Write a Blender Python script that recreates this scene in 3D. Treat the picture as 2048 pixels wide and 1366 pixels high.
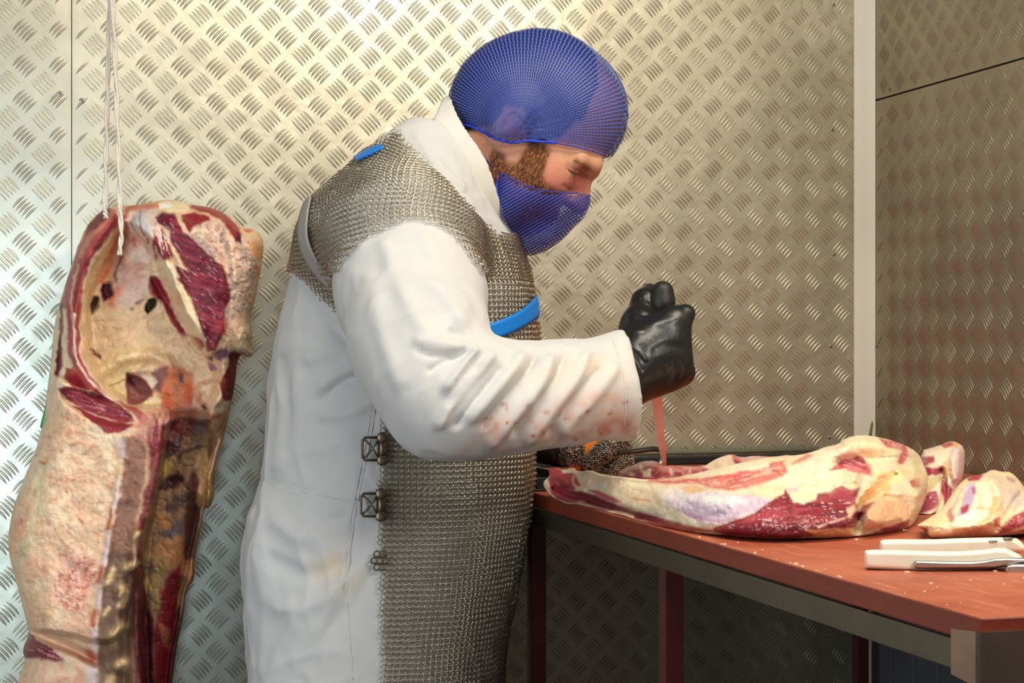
import bpy, math, random
import numpy as np
from mathutils import Vector
from mathutils.bvhtree import BVHTree

random.seed(7); np.random.seed(7)
scene = bpy.context.scene
for o in list(bpy.data.objects): bpy.data.objects.remove(o)
COL = scene.collection

# ------------------------------------------------------------------ camera
FPX = 3470.0          # focal length in pixels of the 2048 px wide frame
HORIZON = 693.0
CAMZ = 1.194
YAW = math.atan2(995.0, FPX)
cam_d = bpy.data.cameras.new('camera'); cam = bpy.data.objects.new('camera', cam_d); COL.objects.link(cam)
cam_d.sensor_width = 36.0; cam_d.lens = 36.0 * FPX / 2048.0
cam_d.shift_y = (HORIZON - 683.0) / 2048.0
cam_d.clip_start = 0.05
cam.location = (0, 0, CAMZ); cam.rotation_euler = (math.pi / 2, 0, -YAW)
scene.camera = cam

# ------------------------------------------------------------------ world and lights
world = bpy.data.worlds.new('room_light'); scene.world = world; world.use_nodes = True
bg = world.node_tree.nodes['Background']
bg.inputs[0].default_value = (0.95, 0.97, 1.0, 1); bg.inputs[1].default_value = 0.07

def area_light(name, loc, target, sx, sy, power, color, spread=180):
    l = bpy.data.lights.new(name, 'AREA'); l.shape = 'RECTANGLE'; l.size = sx; l.size_y = sy
    l.energy = power; l.color = color; l.spread = math.radians(spread)
    o = bpy.data.objects.new(name, l); COL.objects.link(o); o.location = loc
    d = Vector(target) - Vector(loc); o.rotation_euler = d.to_track_quat('-Z', 'Y').to_euler()
    return o
area_light('ceiling_lamp_front', (1.28, -0.75, 2.42), (0.7, 2.1, 1.0), 1.0, 0.45, 32, (1.0, 0.96, 0.885))
area_light('ceiling_lamp_table', (0.75, 1.25, 2.40), (0.75, 1.35, 1.0), 1.3, 0.35, 25, (1.0, 0.92, 0.78))
area_light('left_wall_highlight_lamp', (-0.24, -0.6, 1.05), (-0.34, 2.69, 0.98), 0.35, 0.7, 2.0, (0.56, 0.78, 1.0), 30)  # added narrow lamp for the cool highlight on the left wall, no doorway built
area_light('cool_side_fill', (-1.30, 0.75, 1.15), (0.1, 2.5, 0.95), 0.8, 1.6, 21, (0.92, 0.96, 1.0))  # unseen cool source at left, added to lift the coat and beef
scene.view_settings.view_transform = 'Standard'
scene.view_settings.look = 'None'
scene.view_settings.exposure = 0.0
scene.view_settings.gamma = 1.0
scene.view_settings.use_curve_mapping = False

# ------------------------------------------------------------------ frames
CA, SA = math.cos(YAW), math.sin(YAW)
def V(u, v, D):                                   # photo pixel + distance along the view axis -> camera-aligned frame
    u = np.asarray(u, float); v = np.asarray(v, float); D = np.asarray(D, float)
    return np.stack(np.broadcast_arrays((u - 1024) * D / FPX, D, CAMZ + (HORIZON - v) * D / FPX), -1)
def to_world(p):
    p = np.asarray(p, float)
    return np.stack([p[..., 0] * CA + p[..., 1] * SA, -p[..., 0] * SA + p[..., 1] * CA, p[..., 2]], -1)
def to_view(p):
    p = np.asarray(p, float)
    return np.stack([p[..., 0] * CA - p[..., 1] * SA, p[..., 0] * SA + p[..., 1] * CA, p[..., 2]], -1)
def proj(p):
    return np.stack([1024 + FPX * p[..., 0] / p[..., 1], HORIZON - FPX * (p[..., 2] - CAMZ) / p[..., 1]], -1)

# ------------------------------------------------------------------ colour and noise
def lin(c):
    c = np.asarray(c, float) / 255.0
    return np.where(c <= 0.04045, c / 12.92, ((c + 0.055) / 1.055) ** 2.4)
def _hash(ix, iy, iz):
    n = (ix * 374761393 + iy * 668265263 + iz * 1274126177) & 0x7fffffff
    n = ((n ^ (n >> 13)) * 1274126177) & 0x7fffffff
    return ((n ^ (n >> 16)) & 0xffff) / 65535.0
def noise3(p):
    p = np.asarray(p, float); i = np.floor(p).astype(np.int64); f = p - i; f = f * f * (3 - 2 * f)
    r = 0
    for dx in (0, 1):
        wx = f[..., 0] if dx else 1 - f[..., 0]
        for dy in (0, 1):
            wy = f[..., 1] if dy else 1 - f[..., 1]
            for dz in (0, 1):
                wz = f[..., 2] if dz else 1 - f[..., 2]
                r = r + wx * wy * wz * _hash(i[..., 0] + dx, i[..., 1] + dy, i[..., 2] + dz)
    return r * 2 - 1
def fbm(p, octaves=4):
    r = 0; a = 0.5; p = np.asarray(p, float)
    for k in range(octaves):
        r = r + a * noise3(p + 17.3 * k); p = p * 2.03; a *= 0.5
    return r
def uvn(u, v, scale, seed=0.0, octaves=3):
    return fbm(np.stack([u / scale, v / scale, np.full_like(u, seed)], -1), octaves)

def poly_sd(u, v, poly):                           # > 0 inside
    poly = np.asarray(poly, float); n = len(poly)
    best = np.full(u.shape, 1e18); inside = np.zeros(u.shape, bool); qx = np.zeros(u.shape); qy = np.zeros(u.shape)
    for i in range(n):
        ax, ay = poly[i]; bx, by = poly[(i + 1) % n]
        ex, ey = bx - ax, by - ay; L = ex * ex + ey * ey + 1e-12
        t = np.clip(((u - ax) * ex + (v - ay) * ey) / L, 0, 1)
        cx, cy = ax + t * ex, ay + t * ey
        d = (u - cx) ** 2 + (v - cy) ** 2
        m = d < best; best = np.where(m, d, best); qx = np.where(m, cx, qx); qy = np.where(m, cy, qy)
        c = ((ay > v) != (by > v)) & (u < ex * (v - ay) / (by - ay if abs(by - ay) > 1e-9 else 1e-9) + ax)
        inside ^= c
    return np.where(inside, 1, -1) * np.sqrt(best), qx, qy
def line_dist(u, v, pts):
    best = np.full(u.shape, 1e18)
    for (ax, ay), (bx, by) in zip(pts[:-1], pts[1:]):
        ex, ey = bx - ax, by - ay; L = ex * ex + ey * ey + 1e-12
        t = np.clip(((u - ax) * ex + (v - ay) * ey) / L, 0, 1)
        best = np.minimum(best, (u - ax - t * ex) ** 2 + (v - ay - t * ey) ** 2)
    return np.sqrt(best)
def sstep(a, b, x):
    t = np.clip((x - a) / (b - a), 0, 1); return t * t * (3 - 2 * t)
def chaikin(poly, n=2, closed=True):
    p = np.asarray(poly, float)
    for _ in range(n):
        q = np.roll(p, -1, 0) if closed else p[1:]
        a = p if closed else p[:-1]
        r = np.empty((len(a) * 2, 2)); r[0::2] = 0.75 * a + 0.25 * q; r[1::2] = 0.25 * a + 0.75 * q
        p = r if closed else np.vstack([p[:1], r, p[-1:]])
    return p

# ------------------------------------------------------------------ objects
ORIGIN = {}
def link(o, parent=None):
    COL.objects.link(o)
    if parent is not None: o.parent = parent
def tag(o, label=None, cat=None, group=None, kind=None):
    if label: o['label'] = label
    if cat: o['category'] = cat
    if group: o['group'] = group
    if kind: o['kind'] = kind
    return o
def empty(name, base):
    o = bpy.data.objects.new(name, None); COL.objects.link(o); o.empty_display_size = 0.05
    o.location = base; ORIGIN[o.name] = np.asarray(base, float); return o
def mesh_obj(name, verts, faces, mat, parent=None, origin=None, smooth=True, colors=None, attrs=None, view=True):
    """verts in the camera-aligned frame (view) or in world space; one mesh object."""
    verts = np.asarray(verts, float)
    if view: verts = to_world(verts)
    if parent is not None: org = ORIGIN[parent.name]
    else: org = np.zeros(3) if origin is None else np.asarray(origin, float)
    m = bpy.data.meshes.new(name); loc = verts - org
    if isinstance(faces, np.ndarray):
        nf, k = faces.shape
        m.vertices.add(len(loc)); m.vertices.foreach_set('co', loc.astype(np.float32).ravel())
        m.loops.add(nf * k); m.loops.foreach_set('vertex_index', faces.astype(np.int32).ravel())
        m.polygons.add(nf); m.polygons.foreach_set('loop_start', np.arange(0, nf * k, k, dtype=np.int32))
        m.polygons.foreach_set('loop_total', np.full(nf, k, np.int32))
        m.update(calc_edges=True); m.validate()
    else:
        m.from_pydata([tuple(x) for x in loc], [], [tuple(int(i) for i in f) for f in faces]); m.update()
    if colors is not None:
        a = m.color_attributes.new('Col', 'FLOAT_COLOR', 'POINT')
        c = np.ones((len(loc), 4), np.float32); c[:, :3] = colors; a.data.foreach_set('color', c.ravel())
    for k_, val in (attrs or {}).items():
        a = m.attributes.new(k_, 'FLOAT', 'POINT'); a.data.foreach_set('value', np.asarray(val, np.float32))
    m.polygons.foreach_set('use_smooth', np.full(len(m.polygons), bool(smooth)))
    if mat is not None: m.materials.append(mat)
    o = bpy.data.objects.new(name, m); link(o, parent)
    if parent is None:
        o.location = org; ORIGIN[o.name] = org
    else: ORIGIN[o.name] = org
    return o
class MB:                                          # small mesh builder, world space
    def __init__(s): s.v = []; s.f = []
    def add(s, v, f):
        b = len(s.v); s.v += [tuple(x) for x in v]; s.f += [tuple(i + b for i in q) for q in f]
    def box(s, lo, hi, bev=0.0):
        lo = np.array(lo, float); hi = np.array(hi, float)
        if bev <= 0:
            v = [(x, y, z) for x in (lo[0], hi[0]) for y in (lo[1], hi[1]) for z in (lo[2], hi[2])]
            s.add(v, [(0, 1, 3, 2), (4, 6, 7, 5), (0, 4, 5, 1), (2, 3, 7, 6), (0, 2, 6, 4), (1, 5, 7, 3)]); return
        import bmesh
        bm = bmesh.new(); bmesh.ops.create_cube(bm, size=1.0)
        for q in bm.verts: q.co = Vector([(lo[i] + hi[i]) / 2 + q.co[i] * (hi[i] - lo[i]) for i in range(3)])
        bmesh.ops.bevel(bm, geom=list(bm.edges), offset=bev, segments=2, affect='EDGES', profile=0.5)
        bm.verts.index_update(); s.add([q.co[:] for q in bm.verts], [[q.index for q in f.verts] for f in bm.faces]); bm.free()
    def tube(s, pts, rad, seg=10, cap=True):
        pts = [np.array(p, float) for p in pts]; n = len(pts)
        rad = [rad] * n if np.isscalar(rad) else rad
        t0 = pts[1] - pts[0]; up = np.array([0, 0, 1.0]) if abs(t0[2]) < 0.9 * np.linalg.norm(t0) else np.array([1.0, 0, 0])
        v = []; 
        for i in range(n):
            t = pts[min(i + 1, n - 1)] - pts[max(i - 1, 0)]; t /= np.linalg.norm(t) + 1e-12
            a = up - t * np.dot(up, t); a /= np.linalg.norm(a) + 1e-12; b = np.cross(t, a); up = a
            for k in range(seg):
                g = 2 * math.pi * k / seg; v.append(pts[i] + rad[i] * (a * math.cos(g) + b * math.sin(g)))
        f = [(i * seg + k, i * seg + (k + 1) % seg, (i + 1) * seg + (k + 1) % seg, (i + 1) * seg + k) for i in range(n - 1) for k in range(seg)]
        if cap: f += [tuple(reversed(range(seg))), tuple(range((n - 1) * seg, n * seg))]
        s.add(v, f)
    def build(s, name, mat, parent=None, origin=None, smooth=False, view=False):
        return mesh_obj(name, np.array(s.v), s.f, mat, parent, origin, smooth, view=view)

# ------------------------------------------------------------------ distance fields meshed with surface nets
BIG = 0.06
def smin(a, b, k):
    if k <= 0: return np.minimum(a, b)
    h = np.maximum(k - np.abs(a - b), 0) / k
    return np.minimum(a, b) - h * h * k * 0.25
class Field:
    def __init__(s, xs, ys, zs):
        s.xs, s.ys, s.zs = (np.asarray(a, np.float32) for a in (xs, ys, zs))
        s.F = np.full((len(xs), len(ys), len(zs)), BIG, np.float32)
    @staticmethod
    def cube(lo, hi, h):
        return Field(*[np.arange(lo[i], hi[i] + h, h) for i in range(3)])
    def sl(s, lo, hi):
        r = []
        for a, l, h in zip((s.xs, s.ys, s.zs), lo, hi):
            r.append(slice(int(np.searchsorted(a, l)), int(np.searchsorted(a, h)) + 1))
        r = tuple(r); return r, (s.xs[r[0]][:, None, None], s.ys[r[1]][None, :, None], s.zs[r[2]][None, None, :])
    def put(s, lo, hi, fn, k=0.0, sub=False):
        r, (X, Y, Z) = s.sl(lo, hi)
        if s.F[r].size == 0: return
        d = fn(X, Y, Z)
        s.F[r] = -smin(-s.F[r], d, k) if sub else smin(s.F[r], d, k)
    def cone(s, a, b, ra, rb, k=0.01, sub=False):
        a = np.asarray(a, float); b = np.asarray(b, float); e = b - a; L = float(e @ e) + 1e-12; m = max(ra, rb) + k + 0.025
        def fn(X, Y, Z):
            t = np.clip(((X - a[0]) * e[0] + (Y - a[1]) * e[1] + (Z - a[2]) * e[2]) / L, 0, 1)
            return np.sqrt((X - a[0] - t * e[0]) ** 2 + (Y - a[1] - t * e[1]) ** 2 + (Z - a[2] - t * e[2]) ** 2) - (ra + (rb - ra) * t)
        s.put(np.minimum(a, b) - m, np.maximum(a, b) + m, fn, k, sub)
    def chain(s, pts, rads, k=0.01, sub=False):
        for i in range(len(pts) - 1): s.cone(pts[i], pts[i + 1], rads[i], rads[i + 1], k, sub)
    def ell(s, c, r, k=0.01, axes=None, sub=False):
        c = np.asarray(c, float); r = np.asarray(r, float); A = np.eye(3) if axes is None else np.asarray(axes, float)
        m = max(r) + k + 0.025
        def fn(X, Y, Z):
            X, Y, Z = X - c[0], Y - c[1], Z - c[2]
            q = [A[i, 0] * X + A[i, 1] * Y + A[i, 2] * Z for i in range(3)]
            k0 = np.sqrt(sum((q[i] / r[i]) ** 2 for i in range(3))); k1 = np.sqrt(sum((q[i] / r[i] ** 2) ** 2 for i in range(3))) + 1e-9
            return k0 * (k0 - 1) / k1
        s.put(c - m, c + m, fn, k, sub)
    def cut(s, point, normal):                     # removes what lies on the side the normal points to
        n = np.asarray(normal, float); n = n / np.linalg.norm(n); p = np.asarray(point, float)
        d = (s.xs[:, None, None] - p[0]) * n[0] + (s.ys[None, :, None] - p[1]) * n[1] + (s.zs[None, None, :] - p[2]) * n[2]
        s.F = np.maximum(s.F, d.astype(np.float32))
    def mesh(s, smooth=1):
        F = s.F; S = F < 0; C = [S[i:S.shape[0] - 1 + i, j:S.shape[1] - 1 + j, k:S.shape[2] - 1 + k] for i in (0, 1) for j in (0, 1) for k in (0, 1)]
        cnt = sum(c.astype(np.int8) for c in C); act = (cnt > 0) & (cnt < 8)
        I, J, K = np.nonzero(act); n = len(I)
        val = {}; pos = {}
        for i in (0, 1):
            for j in (0, 1):
                for k in (0, 1):
                    val[i, j, k] = F[I + i, J + j, K + k]; pos[i, j, k] = np.stack([s.xs[I + i], s.ys[J + j], s.zs[K + k]], -1)
        acc = np.zeros((n, 3)); w = np.zeros(n)
        keys = list(val)
        for a in keys:
            for ax in range(3):
                if a[ax]: continue
                b = tuple(1 if q == ax else a[q] for q in range(3))
                va, vb = val[a], val[b]; m = (va < 0) != (vb < 0)
                t = np.where(m, va / np.where(m, va - vb, 1), 0)
                acc += np.where(m[:, None], pos[a] + (pos[b] - pos[a]) * t[:, None], 0); w += m
        verts = acc / w[:, None]
        idx = np.full(act.shape, -1, np.int64); idx[I, J, K] = np.arange(n)
        faces = []
        for ax in range(3):
            sl0 = [slice(None)] * 3; sl1 = [slice(None)] * 3; sl0[ax] = slice(0, -1); sl1[ax] = slice(1, None)
            s0, s1 = S[tuple(sl0)], S[tuple(sl1)]; E = s0 != s1
            o1, o2 = [q for q in range(3) if q != ax]
            e = np.stack(np.nonzero(E), -1)
            m = (e[:, o1] > 0) & (e[:, o2] > 0) & (e[:, o1] < S.shape[o1] - 1) & (e[:, o2] < S.shape[o2] - 1); e = e[m]
            q = []
            for d1, d2 in ((1, 1), (0, 1), (0, 0), (1, 0)):
                c = e.copy(); c[:, o1] -= d1; c[:, o2] -= d2; q.append(idx[c[:, 0], c[:, 1], c[:, 2]])
            q = np.stack(q, -1); flip = ~s0[e[:, 0], e[:, 1], e[:, 2]]
            if ax == 1: flip = ~flip
            q[flip] = q[flip][:, ::-1]; faces.append(q)
        faces = np.concatenate(faces); faces = faces[(faces >= 0).all(1)]
        for _ in range(smooth): verts = relax(verts, faces, 0.5)
        return verts, faces
def relax(v, f, w=0.5):
    acc = np.zeros_like(v); c = np.zeros(len(v))
    for a, b in ((0, 1), (1, 2), (2, 3), (3, 0)):
        for p, q in ((a, b), (b, a)):
            for d in range(3): acc[:, d] += np.bincount(f[:, p], v[f[:, q], d], len(v))
            c += np.bincount(f[:, p], minlength=len(v))
    c = np.maximum(c, 1); return v + w * (acc / c[:, None] - v)
def normals(v, f):
    n = np.cross(v[f[:, 2]] - v[f[:, 0]], v[f[:, 3]] - v[f[:, 1]]); r = np.zeros_like(v)
    for k in range(4):
        for d in range(3): r[:, d] += np.bincount(f[:, k], n[:, d], len(v))
    return r / (np.linalg.norm(r, axis=1, keepdims=True) + 1e-12)
def facing(v, n):
    return np.clip(-(n * v / np.linalg.norm(v - np.array([0, 0, CAMZ]), axis=1, keepdims=True)).sum(1), 0, 1)
def strokes(v, f, items, warp=0.0):
    """items: (pixel polyline, width px, height m); raises (or sinks) the camera-side surface along its normal"""
    n = normals(v, f); uv = proj(v); u, w = uv[:, 0], uv[:, 1]; fc = sstep(0.02, 0.3, facing(v, n)); d = np.zeros(len(v))
    if warp: u = u + warp * uvn(u, w, 40, 3.1); w = w + warp * uvn(u, w, 40, 8.7)
    for it in items:
        pts, wd, h = it[:3]; g = 1.0 if len(it) < 4 else (sstep(2.04, 2.08, v[:, 1]) if it[3] == 'body' else sstep(2.16, 2.12, v[:, 1]))
        d += g * h * np.exp(-(line_dist(u, w, chaikin(pts, 2, False)) / wd) ** 2)
    return v + n * (d * fc)[:, None]
def compact(v, f, keep):
    f = f[keep]; used = np.unique(f); mp = np.full(len(v), -1); mp[used] = np.arange(len(used)); return v[used], mp[f], used
def shell(v, f, n, t):                             # gives an open sheet a thickness
    N = len(v); e = np.concatenate([f[:, [0, 1]], f[:, [1, 2]], f[:, [2, 3]], f[:, [3, 0]]])
    key = np.sort(e, 1); u_, inv, cnt = np.unique(key[:, 0] * N + key[:, 1], return_inverse=True, return_counts=True)
    b = e[cnt[inv] == 1]
    side = np.stack([b[:, 1], b[:, 0], b[:, 0] + N, b[:, 1] + N], -1)
    return np.vstack([v + n * t / 2, v - n * t / 2]), np.vstack([f, f[:, ::-1] + N, side])

# ------------------------------------------------------------------ materials
def mat_new(name):
    m = bpy.data.materials.new(name); m.use_nodes = True; nt = m.node_tree
    return m, nt, nt.nodes['Principled BSDF']
def nd(nt, t, **kw):
    n = nt.nodes.new(t)
    for k, v in kw.items():
        if k in n.inputs: n.inputs[k].default_value = v
        else: setattr(n, k, v)
    return n
def rgb(c): return tuple(lin(c)) + (1,)
def simple(name, c, rough=0.5, metal=0.0, noise=0.0, nscale=40.0, bump=0.0, bscale=200.0, coat=0.0, sub=0.0, stretch=None):
    m, nt, b = mat_new(name)
    b.inputs['Base Color'].default_value = rgb(c); b.inputs['Roughness'].default_value = rough; b.inputs['Metallic'].default_value = metal
    b.inputs['Coat Weight'].default_value = coat; b.inputs['Coat Roughness'].default_value = 0.15
    if sub: b.inputs['Subsurface Weight'].default_value = sub; b.inputs['Subsurface Radius'].default_value = (0.01, 0.004, 0.002)
    tc = nd(nt, 'ShaderNodeTexCoord'); src = tc.outputs['Object']
    if stretch:
        mp = nd(nt, 'ShaderNodeMapping'); mp.inputs['Scale'].default_value = stretch; nt.links.new(src, mp.inputs[0]); src = mp.outputs[0]
    if noise:
        n = nd(nt, 'ShaderNodeTexNoise', Scale=nscale, Detail=5.0); nt.links.new(src, n.inputs['Vector'])
        r = nd(nt, 'ShaderNodeMapRange'); r.inputs['From Min'].default_value = 0.25; r.inputs['From Max'].default_value = 0.75
        r.inputs['To Min'].default_value = 1 - noise; r.inputs['To Max'].default_value = 1 + noise
        nt.links.new(n.outputs['Fac'], r.inputs['Value'])
        mx = nd(nt, 'ShaderNodeVectorMath', operation='SCALE'); mx.inputs[0].default_value = rgb(c)[:3]
        nt.links.new(r.outputs[0], mx.inputs['Scale']); nt.links.new(mx.outputs[0], b.inputs['Base Color'])
    if bump:
        n = nd(nt, 'ShaderNodeTexNoise', Scale=bscale, Detail=4.0); nt.links.new(src, n.inputs['Vector'])
        bp = nd(nt, 'ShaderNodeBump', Strength=bump, Distance=0.002); nt.links.new(n.outputs['Fac'], bp.inputs['Height']); nt.links.new(bp.outputs[0], b.inputs['Normal'])
    return m
def painted(name, rough=0.4, noise=0.12, nscale=60.0, bump=0.3, bscale=120.0, sub=0.0, coat=0.0, spec=0.5, stretch=None, bdist=0.002):
    m = simple(name, (128, 128, 128), rough, 0, noise, nscale, bump, bscale, coat, sub, stretch); nt = m.node_tree; b = nt.nodes['Principled BSDF']
    b.inputs['Specular IOR Level'].default_value = spec
    a = nd(nt, 'ShaderNodeVertexColor', layer_name='Col')
    sc = [n for n in nt.nodes if n.type == 'VECT_MATH']
    if sc: nt.links.new(a.outputs['Color'], sc[0].inputs[0])
    else: nt.links.new(a.outputs['Color'], b.inputs['Base Color'])
    for n in nt.nodes:
        if n.type == 'BUMP': n.inputs['Distance'].default_value = bdist
    return m
class Paint:
    def __init__(s, u, v, base, warp=5.0, seed=0.0):
        s.u, s.v = u, v; s.c = np.tile(lin(base), (len(u), 1))
        s.wu = u + warp * uvn(u, v, 26, seed) + 0.5 * warp * uvn(u, v, 8, seed + 5); s.wv = v + warp * uvn(u, v, 26, seed + 9) + 0.5 * warp * uvn(u, v, 8, seed + 15)
    def mix(s, w, col): s.c += (lin(col) - s.c) * np.clip(w, 0, 1)[:, None]
    def poly(s, pts, col, soft=3.0, a=1.0):
        s.mix(a * sstep(-soft - 1.0, soft - 1.0, poly_sd(s.wu, s.wv, pts)[0]), col)
    def line(s, pts, col, width, a=1.0):
        s.mix(a * np.exp(-(line_dist(s.wu, s.wv, chaikin(pts, 2, False)) / width) ** 2), col)
    def blotch(s, col, scale, lo, hi, a=1.0, seed=0.0, within=None, ax=1.0, ay=1.0):
        w = a * sstep(lo, hi, fbm(np.stack([s.u / scale * ax, s.v / scale * ay, np.full_like(s.u, seed)], -1), 4))
        if within is not None: w = w * sstep(-6, 6, poly_sd(s.wu, s.wv, within)[0])
        s.mix(w, col)
    def crease(s, col, scale, seed, a=0.8, within=None, width=0.055):
        w = a * np.exp(-(uvn(s.u, s.v, scale, seed, 3) / width) ** 2)
        if within is not None: w = w * sstep(-6, 6, poly_sd(s.wu, s.wv, within)[0])
        s.mix(w, col)
    def fibre(s, col, within, ang, pitch, lo, hi, a=1.0, seed=0.0):
        ca, sa = math.cos(ang), math.sin(ang); x = s.u * ca + s.v * sa; y = -s.u * sa + s.v * ca
        w = a * sstep(lo, hi, fbm(np.stack([x / (pitch * 7), y / pitch, np.full_like(s.u, seed)], -1), 3)) * sstep(-3, 5, poly_sd(s.wu, s.wv, within)[0])
        s.mix(w, col)
def interp(x, xs, ys): return np.interp(x, xs, ys)
def relief(outline, step, Dc, Tf, Tb, R, sculpt=(), rough=0.0, nscale=40.0, seed=1.0):
    """closed solid with the given pixel outline: camera-side surface with sculpted relief, rounded back"""
    ol = chaikin(outline, 1); lo = ol.min(0) - 2 * step; hi = ol.max(0) + 2 * step
    us = np.arange(lo[0], hi[0], step); vs = np.arange(lo[1], hi[1], step); U, Vv = np.meshgrid(us, vs, indexing='ij')
    sd, qx, qy = poly_sd(U, Vv, ol); out = sd <= 0
    U = np.where(out, qx, U); Vv = np.where(out, qy, Vv); d = np.maximum(sd, 0)
    keep = sd > -1.5 * step
    prof = np.sqrt(np.clip(1 - (1 - np.clip(d / R, 0, 1)) ** 2, 0, 1))
    dc = Dc(U, Vv); tf = Tf(U, Vv) if callable(Tf) else Tf; tb = Tb(U, Vv) if callable(Tb) else Tb
    sc = np.zeros_like(U); wu = U + 4 * uvn(U, Vv, 25, seed); wv = Vv + 4 * uvn(U, Vv, 25, seed + 4)
    for it in sculpt:
        if it[0] == 'crease': sc -= it[1] * np.exp(-(uvn(U, Vv, it[2], it[3], 3) / 0.055) ** 2) * (1.0 if it[4] is None else sstep(-6, 6, poly_sd(wu, wv, it[4])[0]))
        elif it[0] == 'poly': sc += it[2] * sstep(-it[3], it[3], poly_sd(wu, wv, chaikin(it[1], 1))[0])
        else: sc += it[3] * np.exp(-(line_dist(wu, wv, chaikin(it[1], 2, False)) / it[2]) ** 2)
    if rough: sc += rough * uvn(U, Vv, nscale, seed + 2, 5)
    edge = sstep(0, 14, d)
    Df = dc - tf * prof - sc * edge; Db = dc + tb * prof
    Df = np.minimum(Df, Db - 0.004 * prof)
    nU, nV = U.shape; idf = np.full(U.shape, -1); idf[keep] = np.arange(keep.sum()); nf = int(keep.sum())
    inn = keep & ~out; idb = idf.copy(); idb[inn] = nf + np.arange(inn.sum())
    verts = np.vstack([V(U[keep], Vv[keep], Df[keep]), V(U[inn], Vv[inn], Db[inn])])
    a, b, c, e = idf[:-1, :-1], idf[1:, :-1], idf[1:, 1:], idf[:-1, 1:]
    o = out[:-1, :-1] & out[1:, :-1] & out[1:, 1:] & out[:-1, 1:]
    ok = (a >= 0) & (b >= 0) & (c >= 0) & (e >= 0) & ~o
    fr = np.stack([a[ok], e[ok], c[ok], b[ok]], -1)
    bk = np.stack([idb[:-1, :-1][ok], idb[1:, :-1][ok], idb[1:, 1:][ok], idb[:-1, 1:][ok]], -1)
    uu = np.concatenate([U[keep], U[inn]]); vv = np.concatenate([Vv[keep], Vv[inn]])
    f = np.vstack([fr, bk]); uq = np.unique(f); mp = np.full(len(verts), -1); mp[uq] = np.arange(len(uq))
    return verts[uq], mp[f], uu[uq], vv[uq]

# ================================================================== the room
WALL_Y = 2.69; WALL_X = 1.405; TABLE_Z = 1.0; PITCH = 0.0528
def metal_plate(name, c, rough, noise=0.10, metal=0.9):
    m, nt, b = mat_new(name)
    b.inputs['Metallic'].default_value = metal
    tc = nd(nt, 'ShaderNodeTexCoord')
    n1 = nd(nt, 'ShaderNodeTexNoise', Scale=5.0, Detail=6.0, Roughness=0.6); n2 = nd(nt, 'ShaderNodeTexNoise', Scale=60.0, Detail=4.0)
    nt.links.new(tc.outputs['Object'], n1.inputs['Vector']); nt.links.new(tc.outputs['Object'], n2.inputs['Vector'])
    cr = nd(nt, 'ShaderNodeValToRGB'); k = np.array(c, float)
    cr.color_ramp.elements[0].position = 0.3; cr.color_ramp.elements[0].color = rgb(k * (1 - noise) * np.array([1, 0.985, 0.955]))
    cr.color_ramp.elements[1].position = 0.7; cr.color_ramp.elements[1].color = rgb(np.minimum(k * (1 + noise * 0.5), 255))
    nt.links.new(n1.outputs['Fac'], cr.inputs['Fac']); nt.links.new(cr.outputs[0], b.inputs['Base Color'])
    r = nd(nt, 'ShaderNodeMapRange'); r.inputs['To Min'].default_value = rough - 0.07; r.inputs['To Max'].default_value = rough + 0.07
    nt.links.new(n2.outputs['Fac'], r.inputs['Value']); nt.links.new(r.outputs[0], b.inputs['Roughness'])
    bp = nd(nt, 'ShaderNodeBump', Strength=0.30, Distance=0.004); n3 = nd(nt, 'ShaderNodeTexNoise', Scale=22.0, Detail=3.0)
    nt.links.new(tc.outputs['Object'], n3.inputs['Vector']); nt.links.new(n3.outputs['Fac'], bp.inputs['Height']); nt.links.new(bp.outputs[0], b.inputs['Normal'])
    return m
M_PLATE = metal_plate('aluminium_plate', (192, 186, 166), 0.40, metal=0.74)
M_PLATE_R = metal_plate('aluminium_plate_dull', (182, 173, 154), 0.48, metal=0.8)
M_STEEL = metal_plate('brushed_steel', (165, 160, 150), 0.36)
M_POST = simple('white_plastic', (236, 234, 220), 0.45, noise=0.04, nscale=8)
M_FLOOR = simple('floor_concrete', (92, 88, 86), 0.6, noise=0.2, nscale=12, bump=0.2)
M_CEIL = simple('ceiling_panel', (150, 148, 142), 0.7, noise=0.05)
M_DARK = simple('seam_dark', (20, 18, 16), 0.8)

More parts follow.
